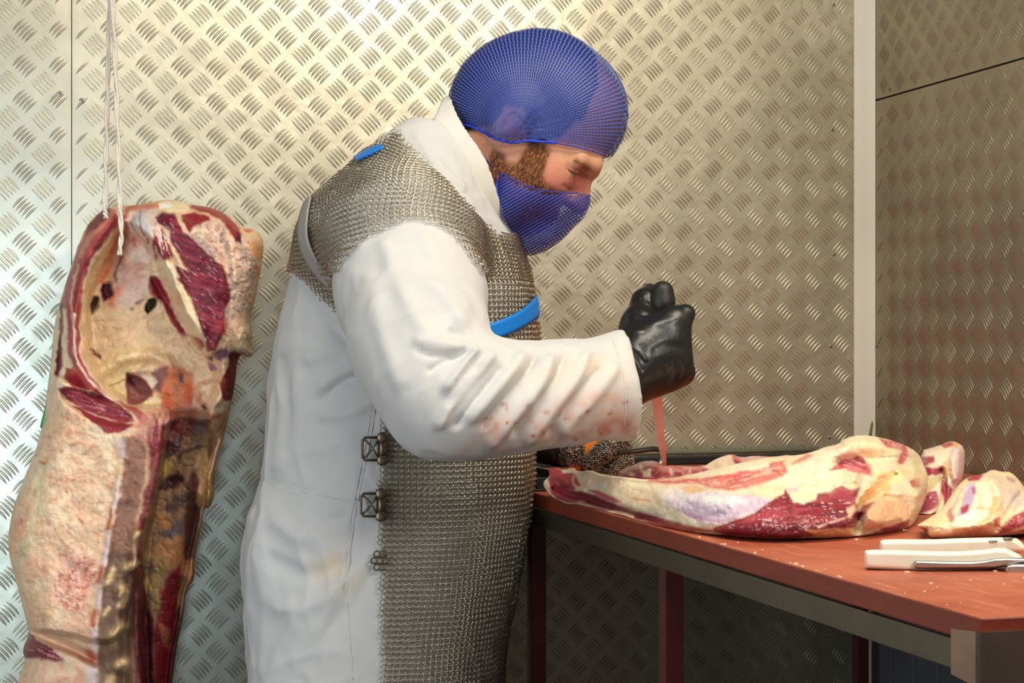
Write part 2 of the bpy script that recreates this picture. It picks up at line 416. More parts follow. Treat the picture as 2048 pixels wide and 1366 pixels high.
def tread(s0, s1, z0, z1, off):
    """raised five-bar tread in wall coordinates (s along the wall, z up, h proud): verts (s,h,z) and quads"""
    L, W, H = 0.0290, 0.0040, 0.0013; p = PITCH; st = 7
    t = np.linspace(-1, 1, st); wd = W * np.clip(1 - np.abs(t) ** 2.6, 0.03, 1); hh = H * np.clip(1 - np.abs(t) ** 4, 0.0, 1)
    cx = t * L / 2; bow = 0.0016 * (1 - t * t)
    prof = ((-0.5, 0.0), (-0.34, 0.88), (0.0, 1.0), (0.34, 0.88), (0.5, 0.0))
    bar = np.array([[(cx[i], bow[i] + a * wd[i], b * hh[i] - 0.0001) for a, b in prof] for i in range(st)]).reshape(-1, 3)
    q = np.array([(i * 5 + k, i * 5 + k + 1, (i + 1) * 5 + k + 1, (i + 1) * 5 + k) for i in range(st - 1) for k in range(4)])[:, ::-1]
    V_, F_ = [], []; n = 0
    i0, i1 = int((s0 - off[0]) / p) - 1, int((s1 - off[0]) / p) + 2; j0, j1 = int((z0 - off[1]) / p) - 1, int((z1 - off[1]) / p) + 2
    for i in range(i0, i1):
        for j in range(j0, j1):
            for kind in (0, 1):
                cs = off[0] + (i + 0.5 * kind) * p; cz = off[1] + (j + 0.47 * kind) * p
                ang = math.radians(-47 if kind == 0 else 47)     # bars run down to the right / up to the right
                d = np.array([math.cos(ang), math.sin(ang)]); e = np.array([-d[1], d[0]])
                for k in range(-2, 3):
                    o = np.array([cs, cz]) + e * k * 0.0060
                    if not (s0 + 0.012 < o[0] < s1 - 0.012 and z0 + 0.012 < o[1] < z1 - 0.012): continue
                    sg = 1 if kind == 0 else 1
                    pt = o + bar[:, :1] * d + sg * bar[:, 1:2] * e
                    V_.append(np.stack([pt[:, 0], bar[:, 2], pt[:, 1]], -1)); F_.append(q + n); n += len(bar)
    return np.vstack(V_), np.vstack(F_)
def screw(parent, c, nrm, r=0.0042):
    mb = MB(); n = np.array(nrm, float); c = np.array(c, float)
    mb.tube([c - n * 0.001, c + n * 0.0008, c + n * 0.0016], [r, r, r * 0.6], 12)
    o = mb.build('screw', M_STEEL, parent); 
    mb = MB(); mb.tube([c + n * 0.0014, c + n * 0.0019], r * 0.34, 6); mb.build('screw_socket', M_DARK, o)

def structure(o): o['kind'] = 'structure'; return o
mb = MB(); mb.box((-1.6, -1.2, -0.05), (WALL_X, WALL_Y + 0.04, 0.0)); structure(mb.build('floor', M_FLOOR))
mb = MB(); mb.box((-1.6, -1.2, 2.62), (WALL_X, WALL_Y + 0.04, 2.67)); structure(mb.build('ceiling', M_CEIL))
mb = MB(); mb.box((-1.6, WALL_Y + 0.004, 0.0), (WALL_X, WALL_Y + 0.04, 2.62)); wall_back = structure(mb.build('wall_back', M_DARK))
mb = MB(); mb.box((WALL_X + 0.004, 0.4, 0.0), (WALL_X + 0.04, WALL_Y + 0.04, 2.62)); wall_right = structure(mb.build('wall_right', M_DARK))
SEAM_X = 0.0826
def back_panel(x0, x1, off):
    mb = MB(); mb.box((x0, WALL_Y, 0.0), (x1, WALL_Y + 0.004, 2.62)); o = mb.build('tread_plate', M_PLATE, wall_back)
    v, f = tread(max(x0, -0.5), x1, 0.35, 2.0, off)
    vv = np.stack([v[:, 0], WALL_Y - v[:, 1], v[:, 2]], -1)
    b = mesh_obj('tread_bars', vv, f, M_PLATE, o, view=False); b['kind'] = 'stuff'
    return o
pa = back_panel(-1.6, SEAM_X - 0.0007, (-0.0115, 1.0066))
pb = back_panel(SEAM_X + 0.0007, WALL_X, (0.1155, 1.0150))
def on_wall(u, v):
    t = (u - 1024) / FPX; D = WALL_Y / (CA - t * SA); p = to_world(V(u, v, D)); return p
for (u, v), q in (((120, 188), pa), ((164, 202), pb), ((1667, 10), pb), ((1665, 260), pb), ((1668, 509), pb), ((1661, 693), pb), ((1659, 875), pb)):
    c = on_wall(u, v); screw(q, (c[0], WALL_Y, c[2]), (0, -1, 0), 0.0045 if u < 200 else 0.003)
SEAM_Z = CAMZ + (HORIZON - 200) * 2.94 / FPX
def right_panel(z0, z1, off):
    mb = MB(); mb.box((WALL_X, 0.6, z0), (WALL_X + 0.004, WALL_Y, z1)); o = mb.build('tread_plate', M_PLATE_R, wall_right)
    a, b = max(z0, 0.9), min(z1, 2.0)
    v, f = tread(1.5, WALL_Y - 0.03, a, b, off)
    vv = np.stack([WALL_X - v[:, 1], v[:, 0], v[:, 2]], -1)
    q = mesh_obj('tread_bars', vv, f[:, ::-1], M_PLATE_R, o, view=False); q['kind'] = 'stuff'
    return o
ra = right_panel(0.0, SEAM_Z - 0.0016, (2.655, 1.0)); rb = right_panel(SEAM_Z + 0.0016, 2.62, (2.63, SEAM_Z + 0.02))
for y, dz in ((2.61, 0.012), (2.19, -0.012)): screw(rb if dz > 0 else ra, (WALL_X, y, SEAM_Z + dz), (-1, 0, 0), 0.004)
screw(ra, (WALL_X, 2.655, 1.195), (-1, 0, 0), 0.004)
# white corner post with a mouldy patch near the table
mb = MB(); x1 = WALL_X - 0.0005; y1 = WALL_Y - 0.0005
prof = [(x1 - 0.026, y1), (x1 - 0.026, y1 - 0.002), (x1 - 0.017, y1 - 0.011), (x1 - 0.009, y1 - 0.020), (x1, y1 - 0.029), (x1, y1)]
mb.add([(x, y, z) for z in (0.0, 2.62) for x, y in prof], [tuple(range(6))[::-1], tuple(range(6, 12))] + [(i, (i + 1) % 6, 6 + (i + 1) % 6, 6 + i) for i in range(6)])
post = structure(mb.build('trim_1', M_POST))
M_MOULD = simple('green_stain', (120, 116, 62), 0.8, noise=0.4, nscale=60)
mb = MB(); mb.tube([(x1 - 0.005, y1 - 0.0242, 1.028), (x1 - 0.006, y1 - 0.0232, 1.045), (x1 - 0.004, y1 - 0.0252, 1.062), (x1 - 0.004, y1 - 0.0252, 1.067)], [0.0022, 0.0026, 0.0022, 0.0008], 8); mb.build('stain', M_MOULD, post)['label'] = 'greenish stain at the foot of the white post'
# ribbed grey cladding on the right wall below the table
M_CLAD = simple('grey_cladding', (88, 90, 98), 0.5, noise=0.06)
clad = empty('wall_right_cladding', (WALL_X - 0.012, 1.9, 0.0)); clad['kind'] = 'structure'
for k in range(14):
    y0 = 2.655 - 0.075 * (k + 1)
    mb = MB(); mb.box((WALL_X - 0.013, y0 + 0.002, 0.0), (WALL_X - 0.003, y0 + 0.073, 0.93), 0.003); mb.build('cladding_plank', M_CLAD, clad)

# ================================================================== cutting table
EDGE_X = 0.664; NEAR_Y = 1.10; FAR_Y = 2.672
def board_mat():
    m, nt, b = mat_new('red_cutting_board')
    tc = nd(nt, 'ShaderNodeTexCoord'); n = nd(nt, 'ShaderNodeTexNoise', Scale=9.0, Detail=8.0, Roughness=0.65); nt.links.new(tc.outputs['Object'], n.inputs['Vector'])
    mp = nd(nt, 'ShaderNodeMapping'); mp.inputs['Scale'].default_value = (90, 14, 90); mp.inputs['Rotation'].default_value = (0, 0, 0.9); nt.links.new(tc.outputs['Object'], mp.inputs[0])
    n2 = nd(nt, 'ShaderNodeTexNoise', Scale=1.0, Detail=6.0, Roughness=0.7); nt.links.new(mp.outputs[0], n2.inputs['Vector'])
    cr = nd(nt, 'ShaderNodeValToRGB'); e = cr.color_ramp.elements
    e[0].position = 0.3; e[0].color = rgb((150, 66, 42)); e[1].position = 0.72; e[1].color = rgb((198, 110, 78))
    nt.links.new(n.outputs['Fac'], cr.inputs['Fac'])
    cr2 = nd(nt, 'ShaderNodeValToRGB'); e = cr2.color_ramp.elements; e[0].position = 0.55; e[0].color = (0, 0, 0, 1); e[1].position = 0.74; e[1].color = (0.55, 0.55, 0.55, 1)
    nt.links.new(n2.outputs['Fac'], cr2.inputs['Fac'])
    mx = nd(nt, 'ShaderNodeMix', data_type='RGBA'); mx.inputs['B'].default_value = rgb((222, 158, 128))
    nt.links.new(cr2.outputs[0], mx.inputs['Factor']); nt.links.new(cr.outputs[0], mx.inputs['A']); nt.links.new(mx.outputs['Result'], b.inputs['Base Color'])
    b.inputs['Roughness'].default_value = 0.42
    ge = nd(nt, 'ShaderNodeNewGeometry'); sx = nd(nt, 'ShaderNodeSeparateXYZ'); nt.links.new(ge.outputs['Normal'], sx.inputs[0])     # knives paled the top; side faces also carry shade as darker colour
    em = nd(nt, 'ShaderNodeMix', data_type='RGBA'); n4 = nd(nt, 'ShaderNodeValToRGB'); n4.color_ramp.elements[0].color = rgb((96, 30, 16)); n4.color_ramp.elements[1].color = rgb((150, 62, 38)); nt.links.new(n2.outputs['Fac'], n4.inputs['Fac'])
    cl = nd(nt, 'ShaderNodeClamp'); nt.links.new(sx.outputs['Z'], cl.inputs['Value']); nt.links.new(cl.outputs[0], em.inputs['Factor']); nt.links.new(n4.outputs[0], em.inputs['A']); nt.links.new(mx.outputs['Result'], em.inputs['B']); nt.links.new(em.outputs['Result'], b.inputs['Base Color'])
    bp = nd(nt, 'ShaderNodeBump', Strength=0.35, Distance=0.0015); nt.links.new(n2.outputs['Fac'], bp.inputs['Height']); nt.links.new(bp.outputs[0], b.inputs['Normal'])
    return m
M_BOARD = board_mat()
M_RAIL = metal_plate('table_rail_steel', (112, 106, 94), 0.38)
M_LEG = simple('maroon_leg_paint', (86, 34, 36), 0.35, noise=0.15)
M_BLACK = simple('black_rubber', (16, 16, 17), 0.45)
table = empty('cutting_table', (1.02, 1.88, 0.0)); tag(table, 'steel framed butcher table with a thick red-brown cutting board top', 'table')
ZB = TABLE_Z - 0.0195
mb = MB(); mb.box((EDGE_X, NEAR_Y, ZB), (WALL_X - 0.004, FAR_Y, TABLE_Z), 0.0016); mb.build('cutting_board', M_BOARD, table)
# front rail with a lip, back and end rails
mb = MB(); mb.box((EDGE_X - 0.001, NEAR_Y + 0.03, ZB - 0.0235), (EDGE_X + 0.003, FAR_Y, ZB - 0.0015), 0.0007); mb.box((EDGE_X + 0.003, NEAR_Y + 0.03, ZB - 0.0235), (EDGE_X + 0.030, FAR_Y, ZB - 0.0205)); mb.build('front_rail', M_RAIL, table)
mb = MB(); mb.box((WALL_X - 0.03, NEAR_Y + 0.02, ZB - 0.0235), (WALL_X - 0.016, FAR_Y, ZB - 0.0015), 0.0007); mb.build('back_rail', M_RAIL, table)
mb = MB(); mb.box((EDGE_X + 0.004, FAR_Y - 0.03, ZB - 0.0235), (WALL_X - 0.03, FAR_Y - 0.01, ZB - 0.0015)); mb.build('end_rail', M_RAIL, table)
# folded corner bracket wrapping the near corner
def bracket():
    z0, z1 = ZB - 0.0300, ZB + 0.0095; T = 0.0022
    path = [(EDGE_X - 0.003, NEAR_Y + 0.036), (EDGE_X - 0.003, NEAR_Y + 0.002), (EDGE_X - 0.0015, NEAR_Y - 0.002), (EDGE_X + 0.002, NEAR_Y - 0.003), (EDGE_X + 0.30, NEAR_Y - 0.003)]
    inn = [(EDGE_X - 0.0003, NEAR_Y + 0.036), (EDGE_X - 0.0003, NEAR_Y + 0.003), (EDGE_X, NEAR_Y), (EDGE_X + 0.002, NEAR_Y - 0.0004), (EDGE_X + 0.30, NEAR_Y - 0.0004)]
    n = len(path); v = []; 
    for i, (x, y) in enumerate(path): v += [(x, y, z0 + (0.003 if i == 0 else 0)), (x, y, z1 - (0.003 if i == 0 else 0))]
    for i, (x, y) in enumerate(inn): v += [(x, y, z0 + (0.003 if i == 0 else 0)), (x, y, z1 - (0.003 if i == 0 else 0))]
    f = []
    for i in range(n - 1):
        a, b = 2 * i, 2 * i + 2; c, d = 2 * n + a, 2 * n + b
        f += [(a, b, b + 1, a + 1), (c + 1, d + 1, d, c), (a + 1, b + 1, d + 1, c + 1), (c, d, b, a)]
    f += [(0, 1, 2 * n + 1, 2 * n), (2 * n - 2, 4 * n - 2, 4 * n - 1, 2 * n - 1)]
    mb = MB(); mb.add(v, f); return mb
M_BRACKET = simple('bracket_steel', (158, 130, 118), 0.26, metal=0.9, noise=0.3, nscale=14)
o = bracket().build('corner_bracket', M_BRACKET, table); o['label'] = 'folded steel bracket on the near corner'
for (x, y) in ((EDGE_X + 0.004, 2.235), (EDGE_X + 0.004, 1.735), (EDGE_X + 0.030, NEAR_Y + 0.03), (1.34, NEAR_Y + 0.06), (1.34, 2.60)):
    mb = MB(); mb.box((x, y, 0.0), (x + 0.021, y + 0.021, ZB - 0.0205 if x > 0.68 or y < 1.2 else ZB - 0.0235), 0.0012); mb.build('leg', M_LEG, table)
mb = MB(); mb.box((EDGE_X + 0.02, FAR_Y - 0.012, TABLE_Z), (WALL_X - 0.035, FAR_Y + 0.012, TABLE_Z + 0.014), 0.002); o = mb.build('rubber_strip', M_BLACK, origin=(1.0, FAR_Y, TABLE_Z)); tag(o, 'black rubber strip along the wall behind the meat', 'rubber strip')
M_TUBE = simple('grey_green_pipe', (120, 126, 104), 0.4)
mb = MB(); mb.tube([(0.70, 2.664, TABLE_Z + 0.020), (1.30, 2.664, TABLE_Z + 0.021)], 0.0045, 10); o = mb.build('wall_pipe', M_TUBE, origin=(1.0, 2.664, TABLE_Z + 0.014), smooth=True)
tag(o, 'thin grey-green pipe running along the wall behind the meat', 'pipe')
# scraps of fat on the board
M_SCRAP = simple('fat_scrap', (240, 222, 190), 0.4)
mb = MB(); rs = np.random.RandomState(3)
for k in range(46):
    x = rs.uniform(EDGE_X + 0.004, EDGE_X + 0.30); y = rs.uniform(1.13, 1.66); r = rs.uniform(0.0006, 0.0017)
    if k % 3 == 0: x = EDGE_X + rs.uniform(0.001, 0.008)
    mb.box((x, y, TABLE_Z), (x + r * rs.uniform(1, 2.5), y + r * rs.uniform(1, 2), TABLE_Z + r * 0.8))
o = mb.build('fat_crumbs', M_SCRAP, origin=(EDGE_X + 0.1, 1.4, TABLE_Z)); tag(o, 'tiny pale crumbs of fat scattered on the red board', 'crumbs', kind='stuff')

# ================================================================== meat
FAT = (236, 217, 184); FATY = (226, 200, 146); MUS = (142, 50, 54); MUSD = (100, 26, 34); PINK = (222, 150, 128); SILV = (216, 196, 204); BONE = (240, 224, 196); PURP = (124, 84, 98)
M_MEAT = painted('raw_meat', rough=0.36, noise=0.09, nscale=90, bump=0.3, bscale=150, sub=0.0, coat=0.25, bdist=0.0022)
M_MEATDRY = painted('hung_beef', rough=0.5, noise=0.20, nscale=70, bump=0.55, bscale=150, coat=0.06, spec=0.3, bdist=0.0032)
def meat(name, outline, step, Dc, Tf, Tb, R, sculpt, painter, base, mat, parent=None, origin=None, rough=0.004, nscale=30, seed=1.0, warp=5.0, table=False):
    v, f, u, w = relief(outline, step, Dc, Tf, Tb, R, sculpt, rough, nscale, seed)
    if table:
        x = to_world(v)[:, 0]; v[:, 2] = np.where(x > EDGE_X - 0.001, np.maximum(v[:, 2], TABLE_Z + 0.0006), v[:, 2])
    p = Paint(u, w, base, warp, seed); painter(p)
    return mesh_obj(name, v, f, mat, parent, origin, True, np.clip(p.c, 0, 1))

# ---------------- hanging side of beef
C_OUT = [(203, 420), (226, 412), (262, 412), (300, 404), (330, 399), (356, 401), (378, 408), (432, 417), (466, 438), (484, 455), (514, 459), (528, 482), (525, 520), (518, 560), (510, 600), (497, 640),
         (506, 668), (500, 690), (508, 712), (492, 716), (484, 706), (474, 722), (470, 770), (462, 806), (455, 845), (444, 884), (432, 930), (424, 960), (430, 990), (418, 1020), (408, 1012), (402, 1056), (386, 1120),
         (390, 1160), (372, 1176), (366, 1240), (352, 1300), (342, 1380), (330, 1500), (230, 1520), (90, 1510), (48, 1420), (34, 1372), (42, 1342), (52, 1320), (44, 1300), (58, 1268), (52, 1240), (40, 1190), (22, 1130), (15, 1084), (22, 1030), (40, 976),
         (70, 905), (84, 856), (92, 800), (102, 720), (108, 650), (124, 590), (140, 540), (155, 496), (172, 452)]
SLAB = [(88, 858), (98, 800), (112, 752), (136, 762), (180, 795), (250, 815), (338, 812), (342, 850), (330, 900), (312, 985), (292, 1060), (276, 1130), (262, 1200), (246, 1272), (200, 1288), (110, 1262), (60, 1262), (40, 1190), (18, 1090), (40, 976), (72, 900)]
CAVITY = [(186, 560), (214, 500), (240, 450), (282, 470), (320, 520), (352, 600), (392, 680), (430, 720), (440, 770), (400, 840), (320, 830), (240, 800), (196, 760), (172, 690), (170, 620)]
RIGHTLOW = [(334, 830), (440, 850), (420, 960), (384, 1130), (345, 1300), (330, 1480), (292, 1480), (284, 1180), (300, 1040), (322, 940)]
MUSC_R = [(312, 430), (352, 425), (392, 452), (440, 500), (452, 560), (458, 610), (450, 660), (430, 710), (412, 706), (398, 640), (372, 580), (352, 530), (330, 480)]
RIBMUS = [(332, 555), (312, 545), (296, 562), (300, 590), (330, 610), (372, 680), (412, 712), (402, 690), (360, 620), (340, 580)]
ZS = {1: (90, 390, 5.463), 2: (290, 390, 5.464), 3: (90, 630, 5.463), 4: (290, 630, 5.464), 5: (0, 850, 5.06), 6: (200, 850, 5.059), 7: (20, 1100, 5.135)}
def Z(k, *pts): a, b, s = ZS[k]; return [(a + x / s, b + y / s) for x, y in pts]
def carcass_paint(p):
    P, L, FB, CR = p.poly, p.line, p.fibre, p.crease
    p.blotch((222, 160, 128), 50, 0.05, 0.35, 0.4, 2.0)
    # --- fat-covered slab
    low = [(88, 858), (130, 820), (250, 866), (318, 858), (300, 985), (268, 1130), (240, 1290), (60, 1262), (18, 1090), (40, 976)]
    P(low, (231, 187, 145), 5); p.blotch((220, 150, 116), 55, 0.0, 0.4, 0.6, 31, low, 0.7, 1.3); p.blotch((240, 212, 174), 30, 0.08, 0.35, 0.55, 37, low); p.blotch((196, 116, 92), 14, 0.26, 0.42, 0.5, 41, low, 1.0, 1.6)
    L(Z(5, (430, 400), (400, 700), (330, 1000), (230, 1300)), (204, 188, 144), 13, 0.75); L(Z(5, (180, 700), (120, 1000), (110, 1300)), (222, 160, 110), 10, 0.6)
    for a in (Z(5, (660, 670), (680, 690)), Z(5, (810, 950), (840, 1000)), Z(5, (225, 960), (230, 1010)), Z(5, (410, 380), (450, 385))): L(a, (190, 66, 44), 3, 0.9)
    L(Z(5, (720, 210), (800, 190)), (168, 88, 66), 4, 0.7); L(Z(5, (850, 300), (940, 200)), (168, 88, 66), 4, 0.6)
    red = Z(7, (430, 420), (560, 60), (760, 0), (900, 160), (880, 420), (740, 620), (560, 640)); P(red, (222, 140, 120), 20, 0.7); CR((176, 62, 56), 16, 201.0, 0.75, red, 0.09); CR((242, 222, 196), 12, 205.0, 0.6, red, 0.08)
    CR((200, 122, 98), 26, 101.0, 0.35, low, 0.05); CR((244, 220, 186), 15, 141.0, 0.35, low, 0.09)
    P(Z(5, (900, 0), (1180, 60), (1250, 150), (1080, 260), (980, 180)), (240, 216, 178), 8, 0.7); P(Z(7, (600, 640), (830, 660), (840, 900), (700, 1080), (520, 1000)), (236, 184, 150), 14, 0.6)
    # --- sawn chine edge
    P(Z(5, (1240, 140), (1417, 100), (1500, 160), (1440, 700), (1340, 1366), (1090, 1366), (1170, 900), (1250, 600)), (148, 100, 78), 5, 0.95); P(Z(7, (980, 30), (1240, 30), (1270, 700), (1290, 2000), (880, 2000), (900, 900)), (108, 76, 56), 6, 0.95)
    p.blotch((84, 50, 42), 16, 0.1, 0.3, 0.5, 231, Z(6, (250, 150), (560, 100), (420, 1100), (250, 2600), (60, 2600), (120, 1000)))
    P(Z(6, (470, 20), (700, -40), (640, 330), (560, 600), (490, 860), (420, 1366), (360, 1366), (400, 900), (490, 500)), (112, 24, 34), 4, 0.95); L(Z(6, (430, 80), (490, 260), (480, 480), (420, 760), (380, 940)), (202, 156, 116), 4.5, 0.9)
    FB((176, 84, 80), Z(6, (470, 20), (700, -40), (560, 600), (490, 860), (400, 900), (490, 500)), 1.75, 3, 0.1, 0.3, 0.6, 71)
    for a, w in ((Z(5, (1230, 170), (1240, 300)), 6), (Z(5, (1210, 560), (1190, 700), (1150, 860)), 4.5), (Z(5, (1110, 1090), (1080, 1250), (1040, 1420)), 4.5), (Z(7, (990, 20), (960, 130)), 4.5), (Z(7, (935, 360), (905, 590)), 5), (Z(7, (875, 810), (855, 1020)), 6), (Z(7, (830, 1230), (820, 1800)), 11)): L(a, (230, 204, 196), w, 0.97)
    for a, w in ((Z(5, (1130, 860), (1100, 960), (1100, 1060)), 4), (Z(7, (940, 170), (920, 320)), 4.5), (Z(7, (870, 620), (850, 760)), 5), (Z(7, (800, 1040), (840, 1110)), 9)): L(a, (184, 76, 44), w, 0.85)
    for a, w in ((Z(7, (1210, 190), (1250, 150)), 9), (Z(7, (1150, 380), (1160, 460), (1130, 560)), 7), (Z(7, (1060, 890), (1150, 800)), 11), (Z(7, (1140, 1190), (1160, 1150)), 9), (Z(7, (1000, 1366), (1020, 1330)), 9), (Z(6, (360, 1150), (390, 1110)), 7), (Z(7, (1000, 330), (1070, 200)), 6), (Z(7, (960, 660), (1010, 590)), 5)): L(a, (230, 190, 136), w, 0.95)
    # --- far half seen from inside
    inner = Z(6, (720, -40), (1200, -20), (1140, 300), (1040, 700), (1000, 1366), (760, 2700), (420, 2700), (420, 1366), (500, 860), (560, 600), (640, 330)); P(inner, (146, 106, 70), 5)
    P(Z(6, (700, -40), (860, -40), (830, 160), (840, 250), (700, 300), (660, 230)), (76, 24, 28), 6, 0.95); L(Z(6, (1010, 220), (900, 260), (800, 300), (800, 380)), (64, 38, 42), 5, 0.9); P(Z(6, (590, 640), (680, 520), (800, 480), (860, 560), (760, 640), (680, 660)), (70, 28, 36), 5, 0.95)
    P(Z(6, (640, 850), (740, 720), (860, 680), (880, 800), (740, 890)), (100, 72, 66), 5, 0.9); P(Z(6, (640, 1060), (840, 960), (830, 1100), (680, 1140)), (106, 84, 88), 5, 0.9); L(Z(6, (620, 940), (660, 1010)), (200, 118, 50), 8, 0.85); P(Z(6, (560, 1200), (780, 1120), (900, 1420), (560, 1420)), (184, 120, 72), 7, 0.85); L(Z(6, (680, 400), (640, 480)), (186, 146, 60), 9, 0.7)
    P(Z(6, (930, 490), (1040, 520), (1000, 700), (1010, 900), (940, 1366), (860, 1366), (860, 900), (880, 620)), (86, 46, 40), 5, 0.95); P(Z(6, (950, 430), (1050, 230), (1110, 350), (1150, 560), (1150, 840), (1060, 870), (990, 800), (1000, 560)), (208, 160, 104), 4, 0.95); L(Z(6, (1080, 560), (1090, 700), (1080, 830)), (110, 50, 36), 2.5, 0.9); P(Z(6, (1060, 60), (1230, 20), (1180, 210), (1070, 200)), (180, 140, 100), 5, 0.8)
    P(Z(7, (1380, 60), (1620, 60), (1560, 430), (1540, 590), (1420, 590), (1380, 300)), (166, 128, 76), 5, 0.9); P(Z(7, (1390, 120), (1470, 90), (1470, 230), (1400, 240)), (104, 76, 70), 5, 0.8); P(Z(7, (1620, 300), (1760, 130), (1720, 560), (1680, 1366), (1640, 2000), (1480, 2000), (1480, 760), (1560, 620), (1530, 430)), (120, 20, 30), 5, 0.97); L(Z(7, (1740, 600), (1690, 1000), (1640, 1400), (1620, 2000)), (54, 28, 26), 6, 0.95); P(Z(7, (1240, 240), (1350, 100), (1420, 560), (1470, 760), (1490, 2000), (1310, 2000), (1260, 700)), (80, 22, 28), 4, 0.97)
    P(Z(7, (1540, 760), (1640, 820), (1620, 1020), (1580, 960)), (186, 104, 78), 4, 0.7); FB((150, 50, 52), Z(7, (1240, 240), (1350, 100), (1490, 2000), (1310, 2000)), 1.5, 4, 0.15, 0.3, 0.5, 83); L(Z(7, (1860, 120), (1830, 320)), (196, 132, 88), 5)
    # --- bottom cut
    P(Z(7, (190, 850), (260, 900), (480, 1080), (560, 1160), (420, 1160), (140, 1115), (120, 1040)), (116, 32, 46), 3); FB((206, 140, 140), Z(7, (190, 850), (480, 1080), (560, 1160), (140, 1115)), 0.3, 3, 0.22, 0.34, 0.7, 91); P(Z(7, (130, 1130), (400, 1140), (760, 1200), (780, 2000), (60, 2000)), (232, 192, 156), 5, 0.95); p.blotch((222, 140, 118), 20, 0.05, 0.3, 0.6, 97, Z(7, (330, 1150), (760, 1210), (760, 1900), (350, 1900)))
    # --- cavity
    P(Z(3, (380, -150), (1311, -200), (1600, 500), (1311, 930), (900, 960), (650, 860), (540, 740), (430, 580), (390, 300)), (227, 194, 150), 5)
    P(Z(1, (860, 200), (1050, 140), (1240, 160), (1250, 700), (1250, 900), (1150, 1000), (1000, 1200), (780, 1250), (720, 1060), (800, 900), (800, 680), (860, 640)), (226, 198, 176), 5); P(Z(1, (820, 760), (1060, 740), (1080, 1000), (860, 1040)), (214, 168, 150), 12, 0.8)
    P(Z(1, (950, 210), (1060, 140), (1160, 240), (1150, 400), (1040, 400), (930, 380)), (208, 200, 196), 6, 0.9); L(Z(1, (1045, 170), (1030, 320), (1080, 450)), (116, 70, 70), 1.8, 0.9); L(Z(1, (960, 480), (975, 540)), (212, 108, 84), 6, 0.9); L(Z(1, (1115, 480), (1118, 520)), (176, 56, 54), 3.5, 0.9); L(Z(1, (870, 250), (880, 450)), (196, 88, 72), 4, 0.7); L(Z(1, (1000, 100), (880, 160), (860, 260)), (150, 44, 44), 6, 0.85); L(Z(1, (1311, 100), (1100, 130), (950, 150)), (206, 96, 76), 7, 0.8)
    P(Z(1, (770, 420), (800, 660), (750, 740), (740, 900), (620, 950), (560, 1040), (640, 1170), (560, 1180), (500, 1300), (440, 1366), (430, 1050), (470, 900), (540, 740), (640, 580)), (230, 194, 142), 4); L(Z(1, (790, 470), (720, 660), (680, 800), (630, 940)), (218, 112, 66), 8, 0.9); L(Z(1, (800, 1030), (720, 1190)), (224, 122, 84), 8, 0.8); L(Z(1, (825, 680), (780, 800), (770, 930)), (130, 52, 52), 4, 0.9)
    P(Z(1, (640, 960), (700, 960), (745, 1080), (690, 1150), (645, 1165), (610, 1040)), (94, 30, 34), 2.5); P(Z(1, (545, 1120), (600, 1130), (575, 1190), (510, 1300), (498, 1220)), (78, 38, 30), 2.5); P(Z(1, (1130, 1150), (1212, 1130), (1190, 1230), (1120, 1292), (1092, 1270)), (72, 68, 28), 2.5)
    for c in ((1040, 1160), (1010, 1190), (940, 1250)): L(Z(1, c, (c[0] + 12, c[1] - 10)), (120, 60, 68), 4, 0.8)
    # rib and its fat
    P(Z(2, (160, 900), (340, 910), (460, 1080), (590, 1320), (640, 1620), (690, 1760), (600, 1690), (480, 1560), (340, 1330), (260, 1180), (230, 1040)), (234, 210, 172), 3); L(Z(2, (370, 1080), (380, 1180)), (224, 160, 96), 5, 0.7)
    P(Z(2, (50, 900), (90, 880), (170, 960), (230, 1090), (340, 1330), (460, 1530), (620, 1600), (650, 1660), (560, 1720), (430, 1600), (290, 1366), (200, 1180), (60, 1090), (40, 980)), (140, 34, 44), 3); P(Z(4, (660, 450), (740, 440), (740, 490), (690, 480)), (50, 22, 24), 3)
    # --- shoulder muscle and torn fat on the right
    P(Z(2, (490, 360), (620, 300), (840, 310), (1000, 440), (1120, 470), (1280, 560), (1300, 680), (1240, 900), (1140, 1050), (1100, 1366), (1100, 1500), (860, 1500), (850, 1260), (930, 1150), (890, 870), (840, 740), (640, 580)), (228, 190, 162), 4)
    P(Z(2, (490, 390), (620, 310), (820, 330), (900, 420), (920, 560), (880, 720), (800, 700), (700, 640), (640, 560), (520, 460)), (206, 166, 148), 5, 0.9); rr_ = Z(2, (480, 380), (640, 300), (900, 360), (1120, 470), (1290, 600), (1240, 900), (1100, 1366), (860, 1366), (890, 870), (640, 560)); CR((150, 96, 90), 17, 121.0, 0.75, rr_, 0.07); CR((246, 226, 198), 12, 171.0, 0.7, rr_, 0.08); L(Z(2, (500, 390), (620, 370), (640, 440)), (240, 222, 190), 4, 0.9)
    mus = Z(2, (120, 230), (180, 190), (320, 190), (400, 390), (520, 470), (640, 600), (840, 780), (890, 870), (900, 960), (930, 1080), (930, 1150), (870, 1250), (850, 1500), (760, 1700), (690, 1700), (640, 1500), (590, 1320), (460, 1060), (370, 930), (285, 800), (320, 765), (490, 850), (420, 740), (330, 560), (270, 470), (250, 380))
    P(mus, (104, 20, 38), 3); FB((152, 46, 62), mus, 0.35, 5, 0.0, 0.3, 0.75, 11); FB((222, 170, 168), mus, 0.9, 2.6, 0.40, 0.48, 0.5, 21); P(Z(4, (780, 100), (900, 40), (900, 140), (830, 250)), (176, 50, 44), 6, 0.6)
